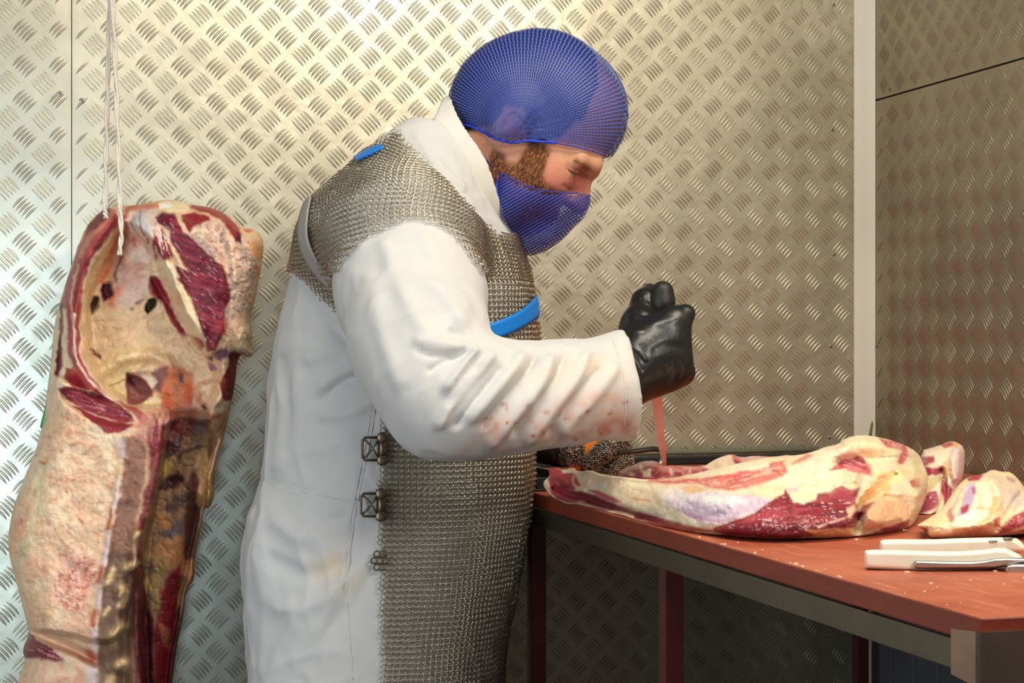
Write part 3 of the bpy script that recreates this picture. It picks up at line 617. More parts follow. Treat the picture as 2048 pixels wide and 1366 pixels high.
    P(Z(2, (80, 540), (120, 300), (160, 340), (240, 530), (290, 550), (290, 680), (230, 730), (150, 640), (110, 715)), (138, 40, 46), 3); FB((232, 206, 190), Z(2, (60, 300), (160, 300), (300, 540), (290, 720), (90, 720)), 1.3, 3, 0.08, 0.24, 0.9, 3); P(Z(2, (-60, 860), (60, 760), (250, 700), (330, 780), (370, 900), (280, 930), (170, 880), (60, 890)), (241, 224, 186), 4, 0.95)
    P(Z(2, (410, 230), (530, 185), (700, 240), (690, 290), (600, 310), (520, 340), (480, 400), (420, 290)), (142, 36, 44), 3); P(Z(2, (480, 120), (520, 100), (720, 130), (860, 190), (1000, 320), (1050, 420), (1040, 520), (970, 460), (900, 360), (820, 280), (700, 200), (540, 160)), (150, 42, 46), 3); P(Z(2, (1000, 400), (1050, 420), (1045, 520), (990, 500)), (88, 16, 32), 3)
    P(Z(2, (150, 80), (330, 55), (440, 60), (470, 170), (340, 185), (160, 150)), (240, 218, 176), 3); P(Z(2, (140, 95), (270, 80), (300, 110), (160, 140)), (246, 240, 230), 2); P(Z(2, (1160, 500), (1260, 560), (1285, 690), (1230, 700), (1150, 620)), (226, 162, 102), 5, 0.85); L(Z(2, (1100, 385), (1160, 390)), (206, 70, 52), 4, 0.9); L(Z(2, (1200, 780), (1240, 860)), (220, 120, 96), 6, 0.7)
    # --- left rim: layers of lean and fat
    rimp = Z(1, (640, 150), (790, 155), (800, 330), (700, 450), (600, 590), (500, 720), (440, 900), (405, 1060), (400, 1400), (400, 1700), (440, 1880), (560, 2060), (700, 2230), (560, 2160), (300, 2020), (190, 1900), (240, 1500), (210, 1060), (250, 880), (370, 600), (450, 430), (500, 300)); P(rimp, (186, 84, 78), 3)
    P(Z(1, (650, 150), (735, 152), (640, 260), (560, 310), (620, 330), (500, 400), (450, 450), (480, 350), (560, 230)), (130, 34, 38), 3); L(Z(1, (760, 180), (640, 300), (590, 390), (480, 480), (420, 570), (380, 690)), (226, 142, 112), 4, 0.9); L(Z(1, (770, 270), (640, 450), (540, 610), (440, 770), (370, 960), (330, 1150), (340, 1400)), (128, 40, 46), 8.5, 0.95); L(Z(1, (380, 700), (270, 960), (232, 1100), (255, 1400)), (158, 38, 44), 4.5, 0.95)
    L(Z(1, (360, 760), (300, 960), (282, 1080), (305, 1400)), (234, 192, 172), 2.2, 0.95); L(Z(1, (730, 420), (600, 600), (520, 730), (460, 880), (420, 1020), (420, 1366)), (245, 224, 184), 3.2, 0.97); P(Z(3, (-20, 0), (120, 0), (170, -60), (150, 220), (110, 500), (110, 680), (40, 800), (-20, 700), (20, 300)), (231, 204, 162), 3); L(Z(1, (250, 880), (205, 1080), (190, 1366)), (150, 62, 48), 3, 0.8)
    P(Z(3, (178, -120), (208, -120), (205, 0), (195, 300), (180, 560), (150, 665), (113, 640), (113, 500), (160, 250)), (108, 14, 24), 2.2); P(Z(3, (208, -60), (240, -60), (240, 420), (300, 560), (250, 600), (200, 680), (270, 785), (130, 795), (130, 700), (190, 560)), (242, 216, 174), 3)
    L(Z(3, (270, -80), (268, 0), (270, 300), (290, 470), (325, 545)), (160, 42, 50), 5, 0.95); L(Z(3, (360, -80), (360, 0), (352, 300), (368, 480), (460, 640), (540, 760), (690, 890)), (164, 46, 52), 5.5, 0.95); L(Z(3, (322, 0), (318, 330), (345, 520), (420, 640), (560, 800), (720, 920)), (240, 204, 184), 2.6, 0.95); L(Z(3, (405, 0), (385, 330), (410, 520), (520, 680), (640, 830), (760, 920)), (243, 218, 184), 3, 0.95)
    P(Z(3, (230, 580), (310, 610), (420, 740), (470, 805), (300, 800), (240, 710), (208, 660)), (172, 48, 54), 2.5)
    cut1 = Z(3, (145, 812), (260, 800), (520, 850), (680, 910), (840, 1000), (970, 1160), (840, 1172), (700, 1110), (560, 1070), (400, 1020), (330, 990), (200, 880)); cut2 = Z(3, (305, 1012), (370, 1020), (560, 1090), (860, 1180), (950, 1200), (800, 1285), (690, 1275), (520, 1150)); P(cut1, (134, 46, 56), 2.5); P(cut2, (142, 42, 50), 2.5); FB((206, 140, 136), cut1, 0.25, 3, 0.2, 0.36, 0.6, 5); P(Z(3, (820, 950), (1000, 1020), (1140, 1130), (1060, 1190), (960, 1090)), (166, 56, 56), 3, 0.9)
    P(Z(3, (960, 1180), (1240, 1000), (1311, 1010), (1400, 1060), (1380, 1366), (1000, 1366)), (214, 140, 124), 6, 0.6); FB((136, 40, 48), Z(4, (0, 1100), (290, 1040), (270, 1500), (60, 1500)), 1.6, 4, -0.05, 0.2, 0.85, 15)
    # --- kidney fat and lower cavity
    P(Z(3, (600, 540), (780, 400), (1000, 330), (1280, 400), (1400, 560), (1180, 580), (900, 630), (860, 760), (900, 900), (800, 930), (660, 820)), (233, 205, 152), 4); P(Z(3, (490, 355), (600, 450), (600, 485), (520, 420)), (112, 64, 42), 2.5); L(Z(3, (880, 690), (700, 770)), (128, 96, 62), 1.8, 0.9)
    P(Z(3, (890, 630), (960, 650), (1100, 720), (1180, 800), (1190, 880), (1000, 985), (920, 960), (880, 760)), (160, 98, 90), 3); P(Z(3, (890, 635), (950, 650), (985, 770), (900, 730)), (108, 48, 46), 3); P(Z(4, (60, 640), (250, 560), (250, 740), (170, 860), (60, 780)), (146, 100, 100), 5); P(Z(3, (960, 620), (1100, 590), (1210, 740), (1160, 800), (1080, 690)), (242, 224, 192), 3); L(Z(3, (1130, 620), (1230, 540)), (240, 220, 186), 3.5)
    P(Z(4, (180, 780), (290, 540), (520, 620), (540, 850), (490, 1010), (300, 1060), (180, 960)), (202, 122, 82), 6, 0.95); P(Z(4, (380, 650), (430, 640), (432, 740), (390, 735)), (104, 76, 84), 3); L(Z(4, (230, 840), (260, 960)), (208, 88, 38), 10, 0.85); L(Z(4, (480, 780), (460, 960)), (202, 84, 44), 8, 0.8)
    P(Z(4, (100, 200), (500, 240), (640, 420), (830, 680), (560, 640), (300, 520), (180, 560), (-60, 460)), (231, 198, 154), 8, 0.9); P(Z(4, (560, 700), (760, 690), (860, 900), (830, 1040), (690, 1075), (510, 960)), (233, 196, 158), 3.5); L(Z(4, (600, 880), (570, 930)), (206, 120, 106), 6, 0.7); L(Z(4, (640, 1000), (660, 1030)), (44, 26, 26), 6)
    P(Z(4, (920, 400), (1065, 385), (1040, 560), (1000, 760), (960, 930), (870, 940), (820, 760), (900, 560)), (118, 28, 32), 3); P(Z(4, (740, 420), (890, 335), (905, 440), (830, 515), (770, 470)), (130, 86, 102), 3); P(Z(4, (685, 500), (740, 530), (775, 605), (720, 590)), (140, 100, 122), 3); P(Z(4, (990, 300), (1050, 120), (1190, 110), (1205, 440), (1140, 510), (1070, 440), (1000, 370)), (234, 206, 166), 3.5); CR((176, 110, 84), 11, 181.0, 0.6, Z(4, (990, 100), (1200, 100), (1205, 500), (1000, 400)), 0.08)
    P(Z(4, (280, 1050), (500, 1010), (640, 1080), (880, 1060), (860, 1250), (600, 1290), (290, 1330)), (112, 48, 40), 7, 0.9); P(Z(4, (560, 1070), (690, 1070), (640, 1310), (520, 1290)), (122, 98, 92), 5, 0.8); P(Z(4, (1000, 970), (880, 1000), (840, 1290), (650, 1270), (840, 1090)), (184, 142, 100), 5, 0.7); P(Z(3, (1030, 980), (1150, 905), (1265, 930), (1265, 1010), (1100, 1010)), (245, 220, 174), 3)
    CR((196, 120, 96), 24, 111.0, 0.35, CAVITY, 0.05)
carc_sc = [('crease', 0.0010, 30, 101.0, SLAB), ('crease', 0.003, 26, 111.0, CAVITY), ('crease', 0.004, 16, 121.0, [(440, 430), (530, 460), (510, 600), (508, 716), (430, 830), (386, 806), (440, 700), (462, 600)]), ('crease', 0.003, 22, 131.0, RIGHTLOW), ('poly', CAVITY, -0.075, 15), ('poly', SLAB, 0.055, 7), ('poly', RIGHTLOW, -0.055, 10),
           ('line', [(232, 424), (186, 486), (158, 556), (146, 640), (146, 716), (186, 776)], 17, 0.030), ('line', [(204, 432), (160, 512), (134, 600), (120, 700)], 9, 0.014), ('line', [(194, 520), (168, 590), (160, 690)], 6, -0.014),
           ('poly', MUSC_R, 0.016, 8), ('line', [(342, 545), (366, 610), (396, 664)], 15, 0.026), ('line', [(306, 560), (352, 630), (402, 700)], 8, -0.012), ('poly', [(262, 440), (302, 424), (352, 530), (286, 540), (240, 520)], 0.022, 12),
           ('line', [(206, 740), (262, 706), (330, 716), (350, 744)], 14, 0.020), ('poly', [(246, 752), (300, 742), (330, 770), (290, 796)], -0.018, 7), ('poly', [(388, 770), (440, 760), (452, 800), (410, 822)], 0.022, 8),
           ('poly', [(204, 572), (222, 560), (228, 590), (212, 600)], -0.016, 4), ('poly', [(184, 598), (200, 592), (194, 620), (182, 628)], -0.014, 4), ('poly', [(292, 606), (314, 594), (306, 618), (292, 624)], -0.02, 3),
           ('poly', [(462, 640), (500, 652), (504, 706), (470, 700)], 0.018, 6), ('line', [(470, 462), (500, 500), (505, 540)], 14, 0.014), ('line', [(440, 440), (462, 490), (470, 560)], 8, 0.010),
           ('poly', [(116, 786), (136, 770), (214, 806), (320, 822), (300, 850), (214, 850), (140, 815)], -0.020, 7), ('line', [(262, 1120), (250, 1250), (246, 1400)], 10, -0.02), ('line', [(296, 1050), (284, 1150), (296, 1420)], 8, -0.022),
           ('line', [(416, 900), (416, 1000)], 11, 0.02), ('line', [(250, 880), (230, 1010), (206, 1150), (190, 1270)], 8, 0.006), ('line', [(58, 1262), (130, 1290), (190, 1322)], 9, -0.03),
           ('poly', Z(3, (178, -120), (208, -120), (195, 300), (180, 560), (150, 665), (113, 640), (160, 250)), -0.012, 3), ('line', Z(3, (322, 0), (318, 330), (345, 520), (420, 640), (560, 800)), 4, 0.003), ('poly', Z(3, (890, 635), (950, 650), (1100, 720), (1180, 860), (1000, 980), (920, 960)), -0.014, 4), ('poly', Z(6, (590, 640), (680, 520), (860, 560), (760, 640)), -0.006, 5), ('poly', Z(4, (990, 300), (1050, 120), (1190, 110), (1205, 440), (1140, 510)), 0.010, 5), ('poly', Z(3, (145, 812), (520, 850), (840, 1000), (970, 1160), (560, 1070), (330, 990)), -0.006, 4), ('crease', 0.004, 16, 201.0, Z(7, (430, 420), (560, 60), (760, 0), (900, 160), (740, 620), (560, 640))), ('line', [(120, 1120), (190, 1180)], 16, -0.004), ('line', [(90, 940), (66, 1060), (80, 1180)], 20, -0.006)]
for c, r in (((271, 1072), 8), ((258, 1130), 10), ((240, 1190), 8), ((235, 1262), 12), ((245, 1328), 9)): carc_sc.append(('line', [(c[0] - 3, c[1] + 4), (c[0] + 3, c[1] - 4)], r, 0.012))
HOOK = V(232, 440, 2.37)
carc = meat('hanging_beef', C_OUT, 2.3, lambda u, v: 2.415 + 0.00006 * (v - 400) - 0.00012 * (u - 260), lambda u, v: 0.085 + 0.00004 * np.clip(v - 500, 0, 700), 0.075, 58, carc_sc, carcass_paint, (230, 192, 154), M_MEATDRY,
            origin=to_world(V(230, 1500, 2.40)), rough=0.0055, nscale=34, seed=4.0, warp=6.0)
tag(carc, 'slab of raw beef hanging from white rope, fatty outside with open rib cavity', 'beef')
# green tag tucked behind its left edge
M_GREEN = simple('green_plastic', (20, 150, 62), 0.4)
v_, f_, _, _ = relief([(100, 770), (94, 800), (84, 836), (79, 858), (88, 852), (98, 850), (112, 800), (112, 770)], 2.5, lambda u, v: 2.44 + 0 * u, 0.002, 0.002, 4)
o = mesh_obj('tag', v_, f_, M_GREEN, carc); o['label'] = 'green plastic strip at the left edge'
# cord
M_CORD = simple('white_cord', (232, 222, 205), 0.8, bump=0.8, bscale=500, noise=0.08, nscale=300)
def twisted(pts, r, turns):
    pts = np.array(pts); n = 90; t = np.linspace(0, 1, n); seg = np.linspace(0, 1, len(pts)); c = np.stack([np.interp(t, seg, pts[:, k]) for k in range(3)], -1); out = []
    for ph in (0, math.pi):
        g = t * turns * 2 * math.pi + ph; q = c.copy(); q[:, 0] += r * 0.55 * np.cos(g); q[:, 1] += r * 0.55 * np.sin(g); out.append(q)
    return out
def cord_pts(pix, D): return [to_world(V(u, v, D)) for u, v in pix]
mb = MB()
TOPV = -1175.0
for pts in (cord_pts([(218, TOPV), (218, -300), (219, 0), (216, 140), (213, 280), (210, 420), (212, 436)], 2.33), cord_pts([(224, TOPV), (224, -300), (225, 0), (231, 140), (236, 280), (240, 410), (243, 470), (239, 510)], 2.315)):
    for q in twisted(pts, 0.0030, 5): mb.tube(q, 0.0021, 7)
cord = mb.build('rope', M_CORD, origin=to_world(V(221, TOPV, 2.33)), smooth=True)
tag(cord, 'doubled white rope hanging from the ceiling and holding the beef', 'rope')

# ---------------- meat on the table
def front_D(u): return sum(_front_D(u + k) for k in (-60, -40, -20, 0, 20, 40, 60)) / 7
def _front_D(u): return np.interp(u, [1080, 1130, 1200, 1300, 1400, 1500, 1600, 1700, 1800, 1860], [2.20, 2.13, 2.03, 1.89, 1.79, 1.745, 1.745, 1.762, 1.82, 1.90])
A_OUT = [(1084, 965), (1100, 952), (1096, 940), (1112, 934), (1128, 941), (1146, 934), (1156, 944), (1182, 940), (1200, 948), (1240, 953), (1300, 960), (1350, 955), (1400, 945), (1440, 934), (1480, 926), (1520, 917), (1560, 912), (1600, 910), (1630, 902), (1652, 893), (1676, 889), (1690, 876), (1722, 869), (1764, 875), (1808, 889), (1836, 905), (1848, 930),
         (1857, 958), (1855, 985), (1840, 1022), (1826, 1052), (1806, 1062), (1770, 1070), (1712, 1075), (1656, 1077), (1600, 1079), (1556, 1081), (1510, 1079), (1448, 1072), (1380, 1067), (1310, 1062), (1262, 1054), (1226, 1040), (1198, 1022), (1168, 1014), (1136, 1009), (1110, 998), (1094, 984)]
redA = [(1395, 1046), (1450, 1040), (1500, 1020), (1545, 990), (1570, 968), (1600, 984), (1640, 978), (1690, 970), (1716, 985), (1712, 1040), (1690, 1060), (1600, 1076), (1520, 1074), (1450, 1064)]
ZS.update({'A': (1075, 900, 4.715), 'B': (1310, 890, 4.481), 'C': (1540, 860, 3.895), 'D': (1690, 860, 3.894), 'E': (1820, 870, 4.074)})
def leg_paint(p):
    P, L, FB, CR = p.poly, p.line, p.fibre, p.crease
    FB((226, 196, 150), A_OUT, -0.10, 8, 0.05, 0.4, 0.4, 33); CR((222, 164, 132), 30, 61.0, 0.25, None, 0.05); p.blotch((238, 206, 160), 40, 0.1, 0.4, 0.35, 12)
    # hanging rim below, over the board edge
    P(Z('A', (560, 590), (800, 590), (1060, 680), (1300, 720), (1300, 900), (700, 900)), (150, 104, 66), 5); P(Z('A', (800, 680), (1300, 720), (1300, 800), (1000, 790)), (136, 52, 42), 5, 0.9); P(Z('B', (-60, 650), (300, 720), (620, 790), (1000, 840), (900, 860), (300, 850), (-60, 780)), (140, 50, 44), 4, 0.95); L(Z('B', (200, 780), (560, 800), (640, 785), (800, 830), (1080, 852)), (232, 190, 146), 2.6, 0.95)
    # left end: lean trough between the rim and the bone
    tr = Z('A', (100, 270), (150, 240), (190, 320), (300, 380), (420, 390), (640, 470), (900, 580), (1200, 660), (1226, 700), (1000, 660), (780, 600), (640, 585), (430, 520), (300, 510), (180, 470), (120, 400)); P(tr, (160, 62, 72), 3); P(Z('A', (290, 385), (480, 420), (760, 530), (1120, 640), (1000, 640), (700, 570), (440, 470)), (110, 34, 46), 4, 0.9); L(Z('A', (380, 490), (440, 480)), (230, 170, 170), 3, 0.6)
    L(Z('A', (45, 320), (110, 410), (190, 480), (320, 520), (440, 515), (560, 555), (650, 585), (740, 580), (900, 625)), (244, 222, 184), 2.6, 0.97)
    P(Z('A', (60, 190), (110, 145), (230, 180), (330, 220), (400, 330), (340, 370), (240, 360), (150, 240), (70, 260)), (184, 72, 82), 3); P(Z('A', (160, 260), (210, 260), (330, 360), (250, 360), (190, 310)), (128, 40, 54), 4, 0.9); L(Z('A', (330, 250), (330, 330), (390, 360)), (240, 196, 176), 2.5, 0.8); P(Z('A', (235, 190), (290, 180), (300, 210), (240, 215)), (246, 226, 200), 2); P(Z('A', (290, 160), (340, 150), (360, 210), (310, 210)), (242, 206, 186), 2)
    P(Z('A', (480, 380), (560, 385), (700, 450), (790, 490), (720, 490), (560, 430)), (190, 74, 88), 3, 0.95); L(Z('A', (890, 455), (970, 470), (1060, 490)), (226, 156, 110), 2.5, 0.9); P(Z('A', (480, 300), (620, 310), (660, 350), (540, 350)), (232, 232, 224), 7, 0.6); L(Z('A', (745, 300), (770, 310)), (224, 130, 120), 3, 0.8)
    # silver skin
    P(Z('B', (100, 500), (260, 440), (500, 430), (880, 450), (1020, 490), (1060, 520), (900, 600), (740, 640), (560, 700), (430, 690), (330, 640)), (214, 192, 208), 7, 0.97); P(Z('B', (0, 390), (200, 400), (420, 440), (300, 530), (100, 500)), (234, 228, 222), 9, 0.7); P(Z('B', (420, 450), (720, 450), (820, 500), (600, 540), (440, 520)), (236, 234, 226), 8, 0.85); L(Z('B', (220, 580), (380, 650), (560, 690), (720, 660)), (178, 134, 160), 5, 0.8)
    P(Z('B', (220, 390), (350, 360), (440, 400), (340, 440), (290, 420)), (232, 176, 124), 4, 0.85); P(Z('B', (850, 400), (1165, 330), (1165, 440), (1040, 490), (940, 450)), (242, 218, 176), 5, 0.8)
    # torn pink top
    tp = Z('B', (-60, 300), (200, 300), (390, 310), (560, 280), (800, 240), (1165, 180), (1180, 250), (1120, 290), (900, 360), (700, 400), (520, 390), (380, 340), (160, 350), (-60, 320)); P(tp, (216, 108, 100), 3, 0.97); FB((244, 190, 164), tp, -0.14, 3.2, 0.0, 0.25, 0.85, 4); CR((250, 214, 190), 9, 301.0, 0.7, Z('B', (400, 320), (900, 300), (800, 390), (520, 390)), 0.10); FB((190, 50, 56), tp, -0.3, 4, 0.2, 0.36, 0.8, 44); P(Z('C', (0, 260), (120, 240), (100, 270), (0, 290)), (206, 84, 84), 2, 0.9); P(Z('C', (300, 190), (340, 200), (240, 250), (160, 270)), (206, 96, 90), 2.5, 0.8)
    # big lean face
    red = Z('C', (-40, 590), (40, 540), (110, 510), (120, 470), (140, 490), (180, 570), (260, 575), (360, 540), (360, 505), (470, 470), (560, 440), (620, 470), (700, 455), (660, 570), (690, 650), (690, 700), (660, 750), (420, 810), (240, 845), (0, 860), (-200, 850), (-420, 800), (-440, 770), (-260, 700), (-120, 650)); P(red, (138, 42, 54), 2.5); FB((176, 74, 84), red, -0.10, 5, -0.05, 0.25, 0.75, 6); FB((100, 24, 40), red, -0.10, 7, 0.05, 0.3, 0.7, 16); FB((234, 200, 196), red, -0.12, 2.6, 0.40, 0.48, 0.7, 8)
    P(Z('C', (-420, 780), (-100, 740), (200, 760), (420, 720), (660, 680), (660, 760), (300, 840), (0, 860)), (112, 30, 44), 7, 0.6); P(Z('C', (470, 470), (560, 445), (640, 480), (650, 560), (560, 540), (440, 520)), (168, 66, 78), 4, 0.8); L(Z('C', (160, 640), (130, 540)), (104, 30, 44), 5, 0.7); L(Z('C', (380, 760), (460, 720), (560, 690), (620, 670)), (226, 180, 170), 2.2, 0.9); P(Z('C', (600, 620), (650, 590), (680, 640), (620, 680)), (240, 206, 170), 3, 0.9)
    P(Z('C', (140, 480), (260, 440), (360, 440), (520, 330), (560, 420), (470, 470), (360, 500), (350, 545), (250, 570), (180, 560)), (244, 228, 188), 4, 0.97); L(Z('C', (150, 470), (200, 460)), (188, 160, 190), 6, 0.6); P(Z('C', (280, 790), (670, 760), (670, 825), (400, 845)), (214, 178, 132), 3, 0.9); L(Z('C', (-100, 862), (150, 850), (400, 845)), (234, 206, 184), 2, 0.9)
    P(Z('C', (460, 305), (560, 240), (680, 200), (740, 215), (790, 290), (800, 350), (700, 330), (600, 300)), (184, 74, 88), 3); FB((234, 176, 170), Z('C', (460, 300), (680, 200), (800, 300), (700, 330)), 0.35, 3, 0.1, 0.28, 0.7, 9); L(Z('C', (600, 310), (720, 340), (790, 350)), (226, 116, 112), 3, 0.9); P(Z('C', (560, 330), (760, 360), (770, 400), (640, 470), (570, 420)), (226, 206, 172), 4, 0.8)
    # right lobe
    P(Z('D', (0, 60), (260, 50), (420, 160), (220, 300), (120, 200)), (246, 224, 182), 8, 0.8); L(Z('D', (110, 160), (200, 190)), (236, 176, 130), 9, 0.6); P(Z('D', (270, 60), (330, 80), (470, 120), (490, 190), (450, 260), (415, 250), (440, 160), (330, 130)), (204, 92, 96), 3, 0.97); CR((244, 196, 176), 9, 311.0, 0.7, Z('D', (270, 60), (490, 120), (480, 260), (400, 160)), 0.10)
    P(Z('D', (90, 540), (210, 400), (340, 390), (360, 450), (320, 530), (200, 560), (100, 620)), (236, 190, 130), 5, 0.9); P(Z('D', (210, 330), (460, 300), (520, 360), (360, 420), (220, 390)), (246, 224, 172), 6, 0.9); L(Z('D', (260, 375), (320, 370)), (232, 140, 104), 4, 0.8); P(Z('D', (500, 230), (580, 240), (580, 360), (500, 330)), (226, 214, 164), 8, 0.8); P(Z('D', (505, 400), (575, 375), (570, 440), (530, 450)), (184, 80, 80), 2.5)
    P(Z('D', (95, 650), (150, 590), (240, 560), (170, 650), (110, 690)), (122, 40, 54), 3); P(Z('D', (250, 540), (480, 560), (540, 640), (440, 700), (220, 720), (130, 700)), (222, 166, 122), 7, 0.75); P(Z('D', (180, 820), (330, 760), (490, 700), (490, 745), (400, 790), (240, 830)), (160, 66, 88), 3, 0.95); P(Z('D', (540, 300), (640, 330), (640, 480), (560, 560)), (240, 206, 154), 8, 0.6)
legA = empty('beef_joint', to_world(V(1600, 1078, 1.75)) * np.array([1, 1, 0]) + np.array([0, 0, TABLE_Z])); tag(legA, 'large raw beef joint lying along the front edge of the red board', 'meat')
sculptA = [('crease', 0.0013, 30, 61.0, None), ('crease', 0.002, 16, 71.0, redA), ('poly', redA, 0.010, 12), ('poly', [(1720, 930), (1790, 930), (1850, 970), (1830, 1050), (1760, 1060), (1722, 1040), (1716, 980)], 0.030, 12), ('line', [(1716, 1066), (1720, 1010), (1745, 985), (1790, 950)], 8, -0.024), ('line', [(1745, 975), (1790, 985), (1840, 990)], 10, 0.010),
           ('line', [(1330, 1000), (1420, 1000), (1520, 985)], 26, 0.016), ('line', Z('A', (150, 380), (400, 440), (640, 520), (900, 600), (1150, 660)), 8, -0.020), ('line', Z('A', (480, 390), (700, 470)), 5, -0.005), ('line', [(1090, 974), (1150, 1006), (1230, 1024), (1330, 1056)], 5, 0.006), ('line', [(1240, 956), (1340, 966), (1440, 962), (1540, 945)], 10, -0.012),
           ('poly', [(1662, 930), (1684, 916), (1716, 908), (1748, 944), (1690, 938)], -0.010, 6), ('line', [(1566, 968), (1600, 990), (1650, 984), (1710, 968)], 7, -0.008), ('line', [(1690, 890), (1740, 885), (1790, 905)], 20, 0.014), ('line', [(1580, 930), (1640, 915), (1690, 900)], 14, 0.010),
           ('line', [(1812, 900), (1836, 950), (1838, 1000)], 10, 0.008), ('line', [(1750, 1056), (1800, 1046)], 7, -0.008)]
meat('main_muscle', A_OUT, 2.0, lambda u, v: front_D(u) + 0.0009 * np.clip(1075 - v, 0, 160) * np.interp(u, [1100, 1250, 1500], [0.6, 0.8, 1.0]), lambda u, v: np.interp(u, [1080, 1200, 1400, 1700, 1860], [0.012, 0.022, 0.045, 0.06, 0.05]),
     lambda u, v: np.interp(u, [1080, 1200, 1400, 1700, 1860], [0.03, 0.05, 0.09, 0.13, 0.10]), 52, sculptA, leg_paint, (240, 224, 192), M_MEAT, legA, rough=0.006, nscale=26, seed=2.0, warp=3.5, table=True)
F_OUT = [(1226, 968), (1232, 944), (1250, 936), (1264, 931), (1284, 922), (1312, 921), (1322, 930), (1350, 931), (1408, 933), (1424, 922), (1438, 915), (1463, 907), (1480, 915), (1512, 911), (1548, 914), (1580, 908), (1600, 920), (1560, 950), (1480, 972), (1380, 972), (1300, 972)]
def flap_paint(p):
    p.fibre((206, 120, 120), F_OUT, 0.1, 5, 0.0, 0.3, 0.7, 3); p.poly([(1408, 934), (1424, 922), (1440, 914), (1464, 906), (1474, 945), (1440, 950)], (228, 196, 166), 3); p.poly([(1462, 908), (1476, 912), (1472, 930)], (176, 66, 70), 2)
    p.poly([(1480, 916), (1580, 908), (1570, 930), (1490, 945)], (206, 150, 140), 4, 0.8); p.poly([(1286, 942), (1302, 938), (1300, 952), (1288, 954)], FAT, 2); p.poly([(1306, 944), (1322, 942), (1320, 956), (1308, 956)], (130, 30, 40), 3)
    p.blotch((236, 200, 186), 12, 0.2, 0.4, 0.6, 5)
o = meat('flap', F_OUT, 2.6, lambda u, v: 2.20 - 0.0009 * (u - 1230) - 0.001 * (v - 930), 0.012, 0.03, 22, [], flap_paint, (164, 62, 70), M_MEAT, legA, rough=0.006, nscale=16, seed=6.0, warp=3.0, table=True); o['label'] = 'dark red flap of lean meat being cut loose'
B_OUT = [(1838, 902), (1876, 892), (1898, 882), (1914, 884), (1929, 895), (1930, 920), (1926, 956), (1914, 976), (1912, 1010), (1890, 1040), (1868, 1056), (1832, 1056), (1826, 1030), (1836, 980)]
def b_paint(p):
    P, L, FB, CR = p.poly, p.line, p.fibre, p.crease
    P(Z('E', (75, 175), (200, 180), (200, 215), (120, 250), (90, 240)), (164, 72, 82), 2.5); P(Z('E', (130, 260), (250, 270), (270, 300), (200, 335), (150, 330)), (150, 48, 62), 2.5); FB((232, 180, 176), Z('E', (100, 210), (240, 240), (230, 270), (110, 260)), 0.2, 3, 0, .2, .8, 2); P(Z('E', (150, 360), (240, 330), (250, 370), (160, 460)), (190, 176, 126), 4, 0.9)
    L(Z('E', (250, 290), (290, 330), (270, 350)), (74, 26, 26), 3); L(Z('E', (300, 350), (310, 420), (260, 450)), (90, 32, 34), 3); P(Z('E', (265, 360), (310, 400), (345, 440), (330, 500), (280, 580), (270, 500), (255, 450)), (162, 62, 76), 2.5); L(Z('E', (280, 240), (300, 320)), (236, 170, 120), 6, 0.7)
    P(Z('E', (150, 470), (210, 460), (235, 540), (200, 610), (80, 640), (110, 560)), (162, 66, 86), 2.5); P(Z('E', (60, 670), (200, 640), (150, 690), (30, 730)), (176, 84, 104), 3); L(Z('E', (230, 420), (245, 530), (210, 620), (90, 660)), (246, 220, 186), 3.5, 0.95)
    P(Z('E', (250, 75), (340, 55), (370, 80), (280, 105)), (190, 84, 90), 2); P(Z('E', (345, 75), (400, 70), (380, 100)), (236, 180, 96), 2, 0.8); P(Z('E', (330, 110), (445, 105), (430, 380), (350, 400)), (238, 206, 200), 6, 0.9)
o = meat('beef_shin_piece', B_OUT, 2.0, lambda u, v: 2.03 + 0.0006 * (1050 - v), 0.040, 0.07, 30, [('line', [(1884, 940), (1892, 1000), (1860, 1046)], 6, -0.012), ('poly', [(1900, 896), (1930, 896), (1926, 960), (1902, 966)], 0.012, 6)], b_paint, (238, 214, 184), M_MEAT,
         origin=to_world(V(1868, 1040, 1.99)) * np.array([1, 1, 0]) + np.array([0, 0, TABLE_Z]), rough=0.004, nscale=20, seed=9.0, warp=3.5, table=True)
tag(o, 'upright pale piece of beef with sawn end between the two larger joints', 'meat')
K_OUT = [(1830, 1052), (1852, 1040), (1884, 1018), (1902, 992), (1916, 970), (1938, 952), (1968, 948), (1984, 938), (2004, 944), (2022, 943), (2044, 966), (2062, 1000), (2110, 1010), (2130, 1040), (2110, 1064), (2048, 1068), (1984, 1074), (1918, 1077), (1866, 1077), (1856, 1070), (1852, 1062)]
